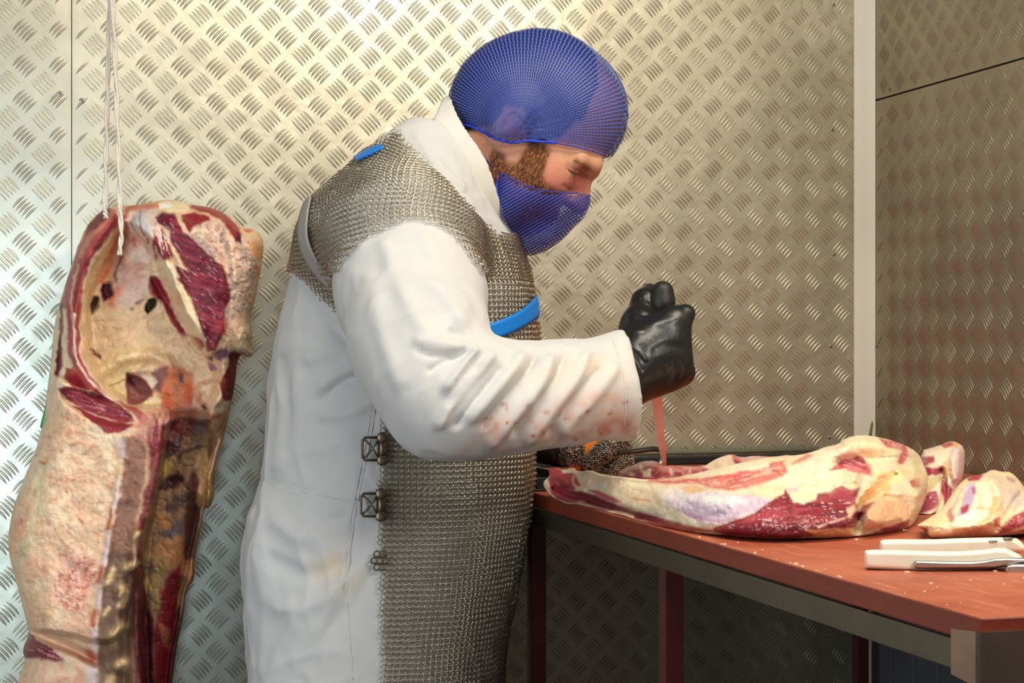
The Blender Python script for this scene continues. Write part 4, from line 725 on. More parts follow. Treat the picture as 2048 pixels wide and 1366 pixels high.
def k_paint(p):
    P, L, FB, CR = p.poly, p.line, p.fibre, p.crease
    CR((216, 160, 130), 26, 81.0, 0.3, None, 0.05); P(Z('E', (660, 330), (860, 370), (920, 470), (880, 620), (740, 640), (730, 470)), (214, 190, 168), 8, 0.8); L(Z('E', (800, 350), (850, 380)), (160, 100, 110), 4, 0.7); L(Z('E', (820, 470), (880, 560)), (190, 170, 180), 7, 0.5)
    P(Z('E', (470, 350), (540, 315), (600, 320), (560, 360), (480, 370)), (176, 62, 72), 2.5); P(Z('E', (430, 560), (460, 410), (520, 390), (540, 460), (510, 560), (440, 680), (380, 660)), (190, 160, 190), 4, 0.95); P(Z('E', (500, 430), (540, 420), (550, 470), (510, 480)), (176, 100, 118), 3, 0.9); P(Z('E', (420, 590), (480, 570), (480, 640), (430, 660)), (170, 66, 76), 2.5); P(Z('E', (580, 395), (610, 400), (600, 430)), (170, 96, 110), 2.5, 0.9)
    P(Z('E', (550, 400), (660, 370), (720, 480), (690, 600), (640, 640), (520, 610), (530, 500)), (240, 232, 196), 5, 0.95); P(Z('E', (360, 690), (430, 660), (500, 620), (650, 640), (600, 710), (480, 760), (380, 750)), (250, 242, 216), 4, 0.97); L(Z('E', (530, 600), (640, 600)), (206, 186, 140), 2, 0.7)
    FB((196, 130, 130), Z('E', (300, 640), (420, 420), (460, 440), (380, 600), (350, 720)), 2.0, 4, 0.0, 0.25, 0.85, 7); P(Z('E', (290, 640), (340, 600), (360, 690), (330, 720)), (186, 90, 104), 3, 0.8); P(Z('E', (690, 500), (730, 500), (720, 620), (640, 690), (560, 740), (300, 830), (480, 770), (640, 660)), (238, 188, 122), 4, 0.85)
    P(Z('E', (150, 700), (290, 640), (320, 740), (480, 770), (200, 850), (140, 840)), (244, 216, 164), 6, 0.9); P(Z('E', (80, 760), (140, 760), (140, 820), (100, 800)), (150, 52, 50), 2.5); P(Z('E', (690, 690), (740, 670), (730, 740), (690, 750)), (190, 64, 56), 2.5, 0.9)
    P(Z('E', (740, 760), (830, 680), (930, 620), (1300, 620), (1300, 800), (900, 780), (700, 810)), (164, 54, 68), 3.5, 0.97); L(Z('E', (700, 820), (820, 790), (930, 750)), (234, 196, 172), 3, 0.9); P(Z('E', (440, 750), (640, 720), (720, 760), (640, 820), (480, 830)), (222, 170, 130), 6, 0.7)
o = meat('beef_knuckle_joint', K_OUT, 2.0, lambda u, v: 1.752 + 0.0008 * np.clip(1074 - v, 0, 130), 0.05, 0.09, 44, [('crease', 0.0015, 26, 81.0, None), ('poly', [(1908, 990), (1960, 966), (1960, 1040), (1910, 1050)], -0.012, 10), ('line', [(1924, 1056), (1980, 1046), (1998, 1000), (1990, 960)], 12, 0.012), ('line', [(1996, 1060), (2020, 1020), (2040, 990)], 6, -0.010)], k_paint, (240, 218, 176), M_MEAT,
         origin=to_world(V(1950, 1074, 1.76)) * np.array([1, 1, 0]) + np.array([0, 0, TABLE_Z]), rough=0.004, nscale=22, seed=12.0, warp=3.5, table=True)
tag(o, 'rounded raw beef knuckle joint on the board behind the white-handled shears', 'meat')
# black tray at the far end of the board
mb = MB(); c = to_world(V(1100, 966, 2.44))
mb.box((0.668, 2.22, TABLE_Z), (0.735, 2.50, TABLE_Z + 0.004), 0.0015); mb.box((0.668, 2.22, TABLE_Z + 0.003), (0.673, 2.50, TABLE_Z + 0.019), 0.0015); mb.box((0.730, 2.22, TABLE_Z + 0.003), (0.735, 2.50, TABLE_Z + 0.019), 0.0015); mb.box((0.668, 2.22, TABLE_Z + 0.003), (0.735, 2.225, TABLE_Z + 0.019), 0.0015); mb.box((0.668, 2.495, TABLE_Z + 0.003), (0.735, 2.50, TABLE_Z + 0.019), 0.0015)
o = mb.build('plastic_tray', M_BLACK, origin=(0.70, 2.36, TABLE_Z)); tag(o, 'low black plastic tray at the far end of the board beside the apron', 'tray')

# ---------------- white-handled shears
M_HANDLE = simple('ivory_handle', (240, 236, 214), 0.35, noise=0.05, nscale=30); M_TOOL = simple('tool_steel', (176, 172, 166), 0.3, metal=0.85, noise=0.1)
shears = empty('butcher_shears', to_world(V(1900, 1145, 1.5)) * np.array([1, 1, 0]) + np.array([0, 0, TABLE_Z])); tag(shears, 'white-handled steel shears lying at the right end of the red board', 'shears')
def bar_px(name, top, bot, Dm, thick, mat, parent, step=2.6, R=9):
    ol = list(top) + list(bot)[::-1]; v, f, _, _ = relief(ol, step, lambda u, v: Dm + 0 * u, thick, thick, R); return mesh_obj(name, v, f, mat, parent)
h1 = bar_px('handle', [(1728, 1104), (1733, 1099), (1800, 1100), (1900, 1103), (1960, 1100), (2005, 1094), (2030, 1104), (2046, 1114)], [(1729, 1134), (1734, 1138), (1800, 1142), (1860, 1144), (1900, 1143), (1960, 1140), (2000, 1136), (2046, 1126)], 1.512, 0.012, M_HANDLE, shears)
h2 = bar_px('handle', [(1758, 1084), (1766, 1078), (1860, 1079), (1920, 1076), (2030, 1074), (2044, 1084), (2052, 1096)], [(1760, 1108), (1766, 1112), (1900, 1112), (1960, 1112), (2010, 1106), (2050, 1106)], 1.565, 0.011, M_HANDLE, shears)
bar_px('steel_tang', [(1828, 1122), (1832, 1120), (1900, 1122), (1960, 1122), (2000, 1114), (2050, 1116), (2120, 1112)], [(1828, 1136), (1834, 1138), (1920, 1138), (1980, 1136), (2010, 1134), (2050, 1126), (2120, 1122)], 1.500, 0.006, M_TOOL, shears, 2.2, 5)
bar_px('steel_tang', [(2030, 1094), (2070, 1090), (2120, 1088)], [(2030, 1102), (2070, 1102), (2120, 1098)], 1.562, 0.004, M_TOOL, shears, 2.2, 4)
bar_px('pivot', [(2008, 1136), (2016, 1128), (2040, 1126), (2090, 1130)], [(2010, 1148), (2020, 1152), (2050, 1150), (2090, 1146)], 1.496, 0.008, M_TOOL, shears, 2.2, 6)
for (u, v) in ((1985, 1083), (2016, 1078)):
    c = to_world(V(u, v, 1.556)); mb = MB(); d = np.array([0.0, 0.0, 1.0]); mb.tube([c, c + d * 0.0012], 0.0045, 12); o = mb.build('rivet', M_TOOL, h2)

# ================================================================== the butcher
PD = 2.30                                            # body mid-plane distance
BASE = to_world(V(770, 0, PD)) * np.array([1, 1, 0])
def mirror_px(v):                                    # far-side points are mirrored through the body before they are compared with the photo outline
    q = v.copy(); m = q[:, 1] > PD; q[m, 1] = 2 * PD - q[m, 1]; return proj(q)
# ---- torso rows: photo row, back edge, front edge, lateral half width
ROWS = np.array([(1900, 520, 990, .185), (1366, 503, 996, .19), (1250, 496, 1010, .19), (1160, 491, 1024, .19), (1090, 489, 1036, .188), (1030, 503, 1048, .182), (960, 523, 1056, .176), (900, 528, 1060, .172), (800, 536, 1064, .170), (700, 549, 1066, .170), (640, 560, 1063, .170),
                 (580, 578, 1056, .170), (520, 594, 1046, .168), (470, 606, 1030, .162), (420, 634, 1006, .150), (370, 680, 975, .128), (330, 718, 945, .104), (300, 755, 915, .082), (278, 790, 890, .060), (262, 815, 868, .03)], float)
rz = CAMZ + (HORIZON - ROWS[:, 0]) * PD / FPX; rb = (ROWS[:, 1] - 1024) * PD / FPX; rf = (ROWS[:, 2] - 1024) * PD / FPX
def torso_fn(shrink):
    def fn(X, Y, Z):
        z = Z.ravel(); c = np.interp(z, rz, (rb + rf) / 2)[None, None, :]; a = np.interp(z, rz, (rf - rb) / 2)[None, None, :] - shrink; b = np.interp(z, rz, ROWS[:, 3])[None, None, :] - shrink
        a = np.maximum(a, 0.012); b = np.maximum(b, 0.012); n = 2.25
        q = (np.abs((X - c) / a) ** n + np.abs((Y - PD) / b) ** n) ** (1 / n); g = np.minimum(a, b)
        d = (q - 1) * g * 0.9
        return np.maximum(d, np.maximum(Z - (rz.max() - shrink), 0.44 - Z)).astype(np.float32)
    return fn
SH = V(800, 492, 2.135); SHF = SH.copy(); SHF[1] = 2 * PD - SH[1]
def add_torso(F, shrink=0.0):
    F.put((-0.6, 1.9, 0.40), (0.3, 2.7, 1.55), torso_fn(shrink), 0)
    for sgn in (-1, 1):
        y = lambda D: PD + sgn * (PD - D)
        F.cone(V(850, 330, PD)[[0]].tolist() + [y(2.24), V(850, 345, PD)[2]], [V(800, 470, 2.14)[0], y(2.15), V(800, 478, 2.14)[2]], 0.062 - shrink, 0.080 - shrink, 0.035)
        F.cone([V(738, 485, PD)[0], y(2.21), V(738, 488, PD)[2]], [V(800, 500, 2.14)[0], y(2.155), V(800, 510, 2.14)[2]], 0.072 - shrink, 0.082 - shrink, 0.03)
T_LO, T_HI = (-0.42, 1.98, 0.42), (0.13, 2.62, 1.53)
Ft = Field.cube(T_LO, T_HI, 0.008); add_torso(Ft); tv, tf = Ft.mesh(2)
Fs = Field.cube((-0.42, 1.96, 1.20), (0.13, 2.64, 1.53), 0.008); add_torso(Fs)
for sg in (-1, 1):
    a, b = V(805, 505, 2.135), V(822, 585, 2.07)
    if sg > 0: a[1] = 2 * PD - a[1]; b[1] = 2 * PD - b[1]
    Fs.cone(a, b, .088, .086, .03)
capv, capf = Fs.mesh(2); CAP = BVHTree.FromPolygons([Vector(p) for p in capv], [tuple(map(int, q)) for q in capf])
TORSO = BVHTree.FromPolygons([Vector(p) for p in tv], [tuple(map(int, q)) for q in tf])

# ---- coat: torso and both sleeves
ARM_R = [(805, 505, 2.135, .088), (822, 585, 2.07, .086), (838, 680, 2.00, .079), (868, 762, 1.955, .068), (884, 812, 1.94, .052)]
FORE_R = [(884, 812, 1.94, .052), (960, 800, 1.96, .056), (1050, 794, 1.985, .0545), (1140, 784, 2.02, .054), (1250, 769, 2.07, .0565), (1330, 757, 2.10, .057)]
ARM_L = [(805, 500, 2.47, .088), (860, 640, 2.52, .078), (930, 770, 2.53, .06)]
FORE_L = [(930, 770, 2.53, .06), (1000, 820, 2.47, .052), (1056, 848, 2.41, .050)]
Fc = Field.cube((-0.42, 1.86, 0.42), (0.20, 2.64, 1.53), 0.0040); add_torso(Fc)
def px_chain(F, c, k, dr=0.0): F.chain([V(u, v, D) for u, v, D, r in c], [r + dr for *_, r in c], k)
arm = Field(Fc.xs, Fc.ys, Fc.zs); px_chain(arm, ARM_R, 0.02); px_chain(arm, FORE_R, 0.035)
arm.cut(V(1259, 770, 2.07), (1.0, 0.10, 0.13))
arm2 = Field(Fc.xs, Fc.ys, Fc.zs); px_chain(arm2, ARM_L, 0.02); px_chain(arm2, FORE_L, 0.03); arm2.cut(V(1062, 850, 2.41), (1, -0.4, -0.3))
Fc.F = smin(smin(Fc.F, arm.F, 0.018), arm2.F, 0.018)
cv, cf = Fc.mesh(2); del Fc, arm, arm2
folds = [([(837, 684), (900, 692), (966, 702)], 11, 0.0054, 'arm'), ([(893, 776), (920, 735), (946, 708)], 8, 0.0095, 'arm'), ([(880, 846), (905, 800), (942, 754), (980, 718)], 9, 0.0095, 'arm'), ([(900, 806), (930, 770), (955, 735)], 6, -0.0068, 'arm'), ([(942, 830), (985, 785), (1030, 735), (1046, 708)], 11, 0.0095, 'arm'),
         ([(915, 850), (960, 790), (1000, 740)], 7, -0.0068, 'arm'), ([(985, 880), (1040, 815), (1085, 765), (1102, 702)], 12, 0.0095, 'arm'), ([(968, 850), (1020, 790), (1066, 730), (1072, 704)], 7, -0.0081, 'arm'), ([(1060, 872), (1120, 800), (1160, 745), (1178, 690)], 12, 0.0081, 'arm'), ([(1030, 866), (1085, 800), (1122, 745), (1134, 692)], 7, -0.0081, 'arm'),
         ([(1130, 860), (1190, 790), (1226, 740)], 12, 0.0061, 'arm'), ([(1100, 864), (1158, 790), (1196, 740)], 7, -0.0054, 'arm'), ([(914, 640), (940, 660), (972, 678)], 9, 0.0068, 'arm'), ([(905, 660), (940, 676), (968, 690)], 6, -0.0068, 'arm'), ([(860, 560), (900, 610), (930, 640)], 14, 0.0041, 'arm'), ([(770, 490), (800, 580), (850, 660)], 18, 0.0041, 'arm'), ([(850, 470), (880, 540), (930, 610)], 18, 0.0041, 'arm'), ([(740, 560), (760, 660), (800, 760)], 18, 0.0034, 'arm'),
         ([(860, 740), (890, 722), (930, 704)], 7, -0.0068, 'arm'), ([(835, 700), (860, 715), (905, 708)], 6, -0.0041, 'arm'), ([(1225, 676), (1250, 745), (1254, 800), (1252, 856)], 3, -0.0016, 'arm'),
         # coat body
         ([(640, 800), (670, 770), (720, 752), (756, 742)], 12, -0.0075, 'body'), ([(650, 770), (690, 742), (745, 720)], 10, 0.0063, 'body'), ([(655, 830), (700, 830), (750, 800)], 12, 0.0050, 'body'), ([(620, 720), (680, 700), (720, 690)], 12, 0.0037, 'body'), ([(600, 760), (590, 860), (560, 930)], 16, 0.0044, 'body'), ([(560, 720), (580, 820), (575, 900)], 14, -0.0037, 'body'),
         ([(650, 640), (690, 680), (740, 730)], 10, -0.0050, 'body'), ([(690, 590), (710, 660), (745, 740)], 8, -0.0075, 'body'), ([(525, 958), (600, 980), (690, 998), (748, 1002)], 3.0, -0.0028, 'body'), ([(525, 964), (600, 987), (690, 1005), (748, 1009)], 3.0, 0.0015, 'body'), ([(757, 775), (748, 860), (722, 960), (708, 1040), (700, 1110)], 3, -0.0022, 'body'), ([(700, 1110), (693, 1160), (694, 1195)], 3, -0.0050, 'body'), ([(690, 1100), (684, 1150), (690, 1190)], 3.5, 0.0025, 'body'),
         ([(694, 1195), (700, 1260), (708, 1400)], 2.5, -0.0019, 'body'), ([(560, 1050), (600, 1080), (660, 1060)], 18, 0.0050, 'body'), ([(540, 1120), (620, 1160), (680, 1130)], 18, -0.0050, 'body'), ([(560, 1220), (640, 1210), (690, 1160)], 16, 0.0050, 'body'), ([(530, 1000), (510, 1090), (530, 1200)], 20, 0.0037, 'body'), ([(720, 1200), (740, 1150), (765, 1120)], 12, -0.0037, 'body'), ([(640, 1060), (690, 1030)], 12, -0.0037, 'body'), ([(600, 1366), (640, 1280), (690, 1220)], 16, -0.0044, 'body'), ([(540, 1366), (560, 1290), (600, 1230)], 16, 0.0037, 'body'),
         # shoulder and collar base
         ([(830, 262), (850, 300), (880, 330), (920, 380)], 7, .004), ([(815, 290), (850, 330), (900, 380)], 8, -.003)]
cv = strokes(cv, cf, folds, 3.0)
n_ = normals(cv, cf); uvp = proj(cv); drape = cv[:, 0] * 0.94 + cv[:, 2] * 0.34; across = -cv[:, 0] * 0.34 + cv[:, 2] * 0.94; wr_ = 1 - np.abs(fbm(np.stack([drape * 15, cv[:, 1] * 12, across * 5.5], -1), 3)); wr2 = 1 - np.abs(fbm(np.stack([drape * 7 + 5, cv[:, 1] * 12, across * 17], -1), 2))
cv = cv + n_ * (0.0030 * fbm(cv * 14.0, 3) + (0.0042 * wr_ ** 5 + 0.0026 * wr2 ** 6 - 0.003) * np.where(cv[:, 1] > 2.06, 1.0, 0.5))[:, None]
M_COAT = painted('white_cotton', rough=0.85, noise=0.03, nscale=25, bump=0.12, bscale=900, spec=0.15)
pc = Paint(uvp[:, 0], uvp[:, 1], (203, 203, 201), 8)
fc = sstep(0.0, 0.2, facing(cv, n_))
def stain(poly, col, soft, a):
    w = a * fc * sstep(-soft, soft, poly_sd(pc.wu, pc.wv, poly)[0]) * (0.35 + 0.65 * sstep(-0.15, 0.3, uvn(pc.u, pc.v, 22, 5.5, 4))); pc.mix(w, col)
stain([(930, 905), (960, 840), (1040, 820), (1130, 790), (1240, 770), (1265, 790), (1265, 866), (1100, 890)], (206, 150, 122), 26, 0.62)
stain([(1080, 890), (1150, 850), (1262, 830), (1265, 866), (1180, 878)], (168, 96, 84), 12, 0.55); stain([(960, 860), (1000, 838), (1040, 846), (1010, 880)], (196, 130, 100), 12, 0.4)
stain([(640, 1100), (690, 1110), (720, 1160), (690, 1190), (620, 1160)], (224, 200, 160), 25, 0.5); stain([(1020, 720), (1250, 690), (1250, 760), (1040, 790)], (240, 214, 182), 30, 0.4)
for k in range(26):
    a, b = random.uniform(960, 1255), random.uniform(800, 880); pc.mix(fc * np.exp(-(((pc.u - a) / random.uniform(2, 5)) ** 2 + ((pc.v - b) / random.uniform(1.5, 3)) ** 2)), (160, 60, 50))
COAT_COL = pc.c

# ---- head, neck and body
TH = math.radians(38.0); HC = V(1082, 215, 2.29)
HAX = np.array([[math.cos(TH), 0, -math.sin(TH)], [0, 1, 0], [math.sin(TH), 0, math.cos(TH)]])
def H(f, l, u): return HC + np.array([f, l, u]) @ HAX
def axis(lo, hi, flo, fhi, fine, coarse):
    return np.concatenate([np.arange(lo, flo, coarse), np.arange(flo, fhi, fine), np.arange(fhi, hi, coarse)])
def head_base(F, g=0.0):                              # smooth skull and face without small features
    F.ell(H(0.0, 0, .008), (.096 + g, .077 + g, .088 + g), 0.0, HAX); F.ell(H(.042, 0, .016), (.060 + g, .064 + g, .064 + g), .03, HAX)
    F.ell(H(.042, 0, -.050), (.060 + g, .060 + g, .072 + g), .03, HAX); F.ell(H(.036, 0, -.096), (.056 + g, .056 + g, .044 + g), .03, HAX); F.ell(H(.074, 0, -.122), (.024 + g, .028 + g, .022 + g), .03, HAX)
    F.ell(H(-.02, 0, -.045), (.07 + g, .07 + g, .06 + g), .03, HAX)
Fb = Field(axis(-0.42, 0.30, -0.092, 0.158, 0.0017, 0.014), axis(1.90, 2.72, 2.192, 2.388, 0.0019, 0.014), axis(-0.02, 1.66, 1.30, 1.625, 0.0017, 0.014))
Fb.put((-0.6, 1.9, 0.40), (0.3, 2.7, 1.50), torso_fn(0.03), 0)
for sg in (-1, 1):
    D = PD + sg * 0.105
    Fb.chain([V(740, 0, D) * [1, 1, 0] + [0, 0, .84], V(770, 0, D) * [1, 1, 0] + [0, 0, .50], V(735, 0, D) * [1, 1, 0] + [0, 0, .10]], [.085, .062, .045], .03)
    Fb.chain([V(725, 0, D) * [1, 1, 0] + [0, 0, .048], V(860, 0, D) * [1, 1, 0] + [0, 0, .036]], [.050, .038], .03)
px_chain(Fb, ARM_R, .02, -.035); px_chain(Fb, FORE_R[:4] + [(1246, 758, 2.072, .044)], .02, -.024); px_chain(Fb, ARM_L, .02, -.035); px_chain(Fb, FORE_L, .02, -.022)
Fb.cone(V(1056, 848, 2.41), V(1160, 898, 2.33), .026, .022, .01); Fb.cone(V(1160, 898, 2.33), V(1225, 905, 2.31), .018, .014, .01)
Fb.cone(V(1250, 758, 2.075), V(1320, 705, 2.095), .018, .012, .01)
Fb.chain([V(868, 402, PD), V(930, 345, PD), V(1010, 285, 2.29)], [.070, .064, .060], .03)
head_base(Fb)
for sg in (-1, 1):
    Fb.ell(H(.060, sg * .040, -.060), (.030, .022, .030), .02, HAX)                                     # cheek
    Fb.chain([H(.084, sg * .050, -.026), H(.100, sg * .030, -.020), H(.1045, sg * .010, -.024)], [.0085, .0088, .0086], .016)   # brow ridge
    Fb.ell(H(.098, sg * .033, -.040), (.0055, .011, .007), .016, HAX, sub=True)                          # socket
    Fb.ell(H(.0790, sg * .032, -.0415), (.0145, .0145, .0145), .004, HAX)                               # lid over the eyeball
    Fb.ell(H(.106, sg * .014, -.073), (.010, .008, .008), .006, HAX)
    Fb.ell(H(-.018, sg * .078, -.040), (.019, .008, .031), .006, HAX @ np.array([[1, 0, 0], [0, 1, 0], [0, 0, 1.0]]))         # ear
    Fb.ell(H(-.016, sg * .087, -.038), (.010, .005, .019), .004, HAX, sub=True)
Fb.chain([H(.098, 0, -.034), H(.108, 0, -.056), H(.117, 0, -.070)], [.010, .0115, .0125], .012)          # nose
Fb.ell(H(.094, 0, -.100), (.012, .020, .007), .01, HAX); Fb.ell(H(.092, 0, -.111), (.011, .018, .006), .006, HAX)
bv, bf = Fb.mesh(1); del Fb
facel = [([(1134, 338), (1140, 344), (1152, 349), (1160, 349)], 2.0, -.0016), ([(1135, 328), (1148, 338), (1164, 343)], 2.2, -.0009), ([(1128, 372), (1140, 380), (1136, 390)], 4, -.0015), ([(1006, 240), (1018, 222), (1036, 222), (1046, 240)], 3.5, .003), ([(1012, 262), (1022, 268), (1034, 264)], 4, .002)]
bv = strokes(bv, bf, facel); bn = normals(bv, bf)
uvb = mirror_px(bv); pb_ = Paint(uvb[:, 0], uvb[:, 1], (206, 150, 122), 2.0)
pb_.blotch((216, 140, 116), 40, 0.0, 0.4, 0.6, 3); pb_.poly([(1070, 330), (1120, 330), (1150, 370), (1140, 392), (1080, 380)], (216, 136, 116), 14, 0.7); pb_.poly([(1160, 345), (1176, 350), (1170, 392), (1140, 392), (1140, 360)], (196, 112, 94), 8, 0.7)
pb_.poly([(1110, 296), (1210, 308), (1196, 340), (1150, 330), (1120, 320)], (214, 160, 124), 10, 0.6)
HAIR = [(900, 260), (905, 150), (960, 80), (1060, 50), (1140, 60), (1190, 110), (1196, 170), (1180, 200), (1168, 232), (1150, 240), (1120, 272), (1070, 290), (1060, 300), (1050, 240), (1010, 215), (985, 250), (960, 250), (930, 268)]
BEARD = [(988, 300), (1000, 304), (1012, 322), (1034, 326), (1050, 300), (1066, 286), (1092, 286), (1100, 300), (1094, 326), (1086, 345), (1090, 362), (1110, 376), (1120, 400), (1110, 470), (1050, 492), (1010, 470), (985, 440), (975, 380), (978, 330)]
pb_.poly(HAIR, (44, 34, 30), 4); pb_.poly(BEARD, (134, 84, 52), 7, 0.85); pb_.poly([(985, 300), (1010, 310), (1006, 340), (984, 352)], (62, 42, 32), 8, 0.8); pb_.poly([(1054, 288), (1092, 288), (1084, 318), (1060, 330)], (110, 72, 46), 6, 0.6)
pb_.poly([(940, 300), (985, 330), (985, 400), (955, 360)], (120, 84, 64), 12, 0.6)
# brow, lashes and the lowered eye
pb_.line([(1150, 322), (1164, 328), (1176, 336), (1184, 344)], (150, 96, 62), 3.2, 0.6); pb_.line([(1138, 340), (1144, 345), (1152, 348)], (60, 34, 28), 1.8, 0.95); pb_.poly([(1141, 346), (1152, 349), (1150, 353), (1143, 351)], (120, 112, 104), 1.2, 0.9); pb_.line([(1132, 330), (1146, 338), (1160, 343)], (158, 96, 78), 2.0, 0.7)
pb_.line([(1140, 356), (1152, 358), (1164, 356)], (180, 112, 92), 4, 0.5); pb_.poly([(1008, 215), (1046, 212), (1050, 268), (1014, 272)], (206, 132, 116), 5, 0.8)
low = bv[:, 2] < 1.0; pb_.c[low] = lin((70, 76, 92)); pb_.c[bv[:, 2] < 0.30] = lin((228, 228, 224))
M_SKIN = painted('skin', rough=0.5, noise=0.05, nscale=220, bump=0.12, bscale=900, sub=0.12, spec=0.4)
person = mesh_obj('person', bv, bf, M_SKIN, None, BASE, True, pb_.c)
tag(person, 'person in white coat and chain mail apron bending over the meat with a knife', 'person')
coat = mesh_obj('coat', cv, cf, M_COAT, person, None, True, COAT_COL); coat['label'] = 'stained white work coat'

# ---- beard and hair strands
BODY = BVHTree.FromPolygons([Vector(p) for p in bv], [tuple(map(int, q)) for q in bf])
def surf(u, v, bvh, far=False):
    o = Vector((0, 0, CAMZ)); p = Vector(V(u, v, 1.0).tolist()); d = (p - o).normalized()
    h = bvh.ray_cast(o, d)
    return (np.array(h[0]), np.array(h[1])) if h[0] is not None else (None, None)
def strand_mesh(poly, n, length, rad, droop, cols, seed):
    rs = np.random.RandomState(seed); poly = np.array(poly, float); lo, hi = poly.min(0), poly.max(0); v, f, c = [], [], []
    while n > 0:
        u, w = rs.uniform(lo[0], hi[0]), rs.uniform(lo[1], hi[1])
        if poly_sd(np.array([u]), np.array([w]), poly)[0][0] < 1.5: continue
        n -= 1; p, nr = surf(u, w, BODY)
        if p is None: continue
        for mir in (False, True):
            q = p.copy(); m = nr.copy()
            if mir: q[1] = 2 * 2.29 - q[1]; m[1] = -m[1]
            t = np.array(droop) + rs.normal(0, .3, 3); t = t - m * (t @ m) * 0.8; t /= np.linalg.norm(t); L = length * rs.uniform(.5, 1.2)
            a, b, e = q - m * .001, q + m * .0022 * 1 + t * L * .5, q + m * .002 + t * L; s = np.cross(m, t) * rad
            k = len(v); v += [a - s, a + s, b + s, b - s, e]; f += [(k, k + 1, k + 2, k + 3), (k + 3, k + 2, k + 4)]
            cc = lin(cols[rs.randint(len(cols))]); c += [cc] * 5
    return np.array(v), f, np.array(c)
M_HAIR = painted('beard_hair', rough=0.6, noise=0.0, bump=0.0, spec=0.3)
sv, sf, sc_ = strand_mesh(BEARD, 2600, .010, .00035, HAX[2] * -1 + HAX[0] * .25, [(150, 92, 54), (112, 66, 40), (176, 112, 66), (84, 52, 36)], 5)
o = mesh_obj('beard', sv, sf, M_HAIR, person, None, False, sc_); o['label'] = 'short reddish-brown beard'; o['kind'] = 'stuff'
sv, sf, sc_ = strand_mesh([(1150, 318), (1166, 325), (1180, 334), (1187, 344), (1180, 346), (1164, 334), (1150, 327)], 110, .006, .00022, HAX[2] * .3 - HAX[0] * 1.0, [(150, 98, 60), (176, 120, 80)], 9)
o = mesh_obj('eyebrow', sv, sf, M_HAIR, person, None, False, sc_); o['kind'] = 'stuff'

# ---- hair under the net
Fq = Field.cube((-0.11, 2.19, 1.30), (0.17, 2.39, 1.63), 0.0036)
head_base(Fq, 0.0042); Fq.ell(H(-.052, 0, -.02), (.0585, .0735, .063), .03, HAX)
qv, qf = Fq.mesh(1); quv = mirror_px(qv); qsd = poly_sd(quv[:, 0] + 5 * uvn(quv[:, 0], quv[:, 1], 14, 3.0), quv[:, 1] + 5 * uvn(quv[:, 0], quv[:, 1], 14, 7.0), HAIR)[0]
v2, f2, used = compact(qv, qf, (qsd[qf] > 0).all(1)); hc = np.tile(lin((40, 30, 27)), (len(v2), 1)) * (0.7 + 0.8 * np.abs(fbm(v2 * np.array([90, 300, 90]), 3)))[:, None]
sv_, sf_ = shell(v2, f2, normals(v2, f2), 0.002)
mesh_obj('hair', sv_, sf_, painted('dark_hair', rough=0.5, noise=0.2, nscale=300, bump=0.6, bscale=500, spec=0.3), person, None, True, np.vstack([hc, hc]))['label'] = 'short dark hair under the net'
# ---- blue hair net
def net_mat(name, col, na, nr, wa, wr, minalpha):
    m, nt, b = mat_new(name); b.inputs['Base Color'].default_value = rgb(col); b.inputs['Roughness'].default_value = 0.55
    def wave(attr, n, width):
        a = nd(nt, 'ShaderNodeAttribute', attribute_name=attr); mu = nd(nt, 'ShaderNodeMath', operation='MULTIPLY'); mu.inputs[1].default_value = n; nt.links.new(a.outputs['Fac'], mu.inputs[0])
        fr = nd(nt, 'ShaderNodeMath', operation='FRACT'); nt.links.new(mu.outputs[0], fr.inputs[0])
        s = nd(nt, 'ShaderNodeMath', operation='SUBTRACT'); s.inputs[1].default_value = 0.5; nt.links.new(fr.outputs[0], s.inputs[0])
        ab = nd(nt, 'ShaderNodeMath', operation='ABSOLUTE'); nt.links.new(s.outputs[0], ab.inputs[0])
        l = nd(nt, 'ShaderNodeMath', operation='LESS_THAN'); l.inputs[1].default_value = width / 2; nt.links.new(ab.outputs[0], l.inputs[0]); return l
    w1, w2 = wave('ang', na, wa), wave('rad', nr, wr)
    mx = nd(nt, 'ShaderNodeMath', operation='MAXIMUM'); nt.links.new(w1.outputs[0], mx.inputs[0]); nt.links.new(w2.outputs[0], mx.inputs[1])
    hm = nd(nt, 'ShaderNodeAttribute', attribute_name='hem'); m2 = nd(nt, 'ShaderNodeMath', operation='MAXIMUM'); nt.links.new(mx.outputs[0], m2.inputs[0]); nt.links.new(hm.outputs['Fac'], m2.inputs[1])
    cm = nd(nt, 'ShaderNodeMix', data_type='RGBA'); cm.inputs['A'].default_value = rgb(np.array(col) * 0.55); cm.inputs['B'].default_value = rgb(col)
    nt.links.new(w1.outputs[0], cm.inputs['Factor']); nt.links.new(cm.outputs['Result'], b.inputs['Base Color'])
    m3 = nd(nt, 'ShaderNodeMath', operation='MAXIMUM'); m3.inputs[1].default_value = minalpha; nt.links.new(m2.outputs[0], m3.inputs[0]); nt.links.new(m3.outputs[0], b.inputs['Alpha'])
    return m
Fn = Field.cube((-0.11, 2.17, 1.28), (0.18, 2.41, 1.64), 0.0030)
head_base(Fn, 0.0066)
for sg in (-1, 1): Fn.ell(H(-.018, sg * .080, -.040), (.024, .014, .036), .016, HAX)
Fn.ell(H(-.052, 0, -.02), (.061, .076, .066), .03, HAX)
nv, nf = Fn.mesh(2); nn = normals(nv, nf)
nuv = mirror_px(nv)
NET = [(880, 240), (916, 246), (942, 252), (965, 262), (985, 275), (1006, 281), (1030, 284), (1052, 280), (1080, 282), (1110, 285), (1150, 292), (1190, 302), (1216, 313), (1240, 320), (1300, 300), (1300, 20), (860, 20)]
nsd = poly_sd(nuv[:, 0], nuv[:, 1], NET)[0]
KX, KV = 1046, 262
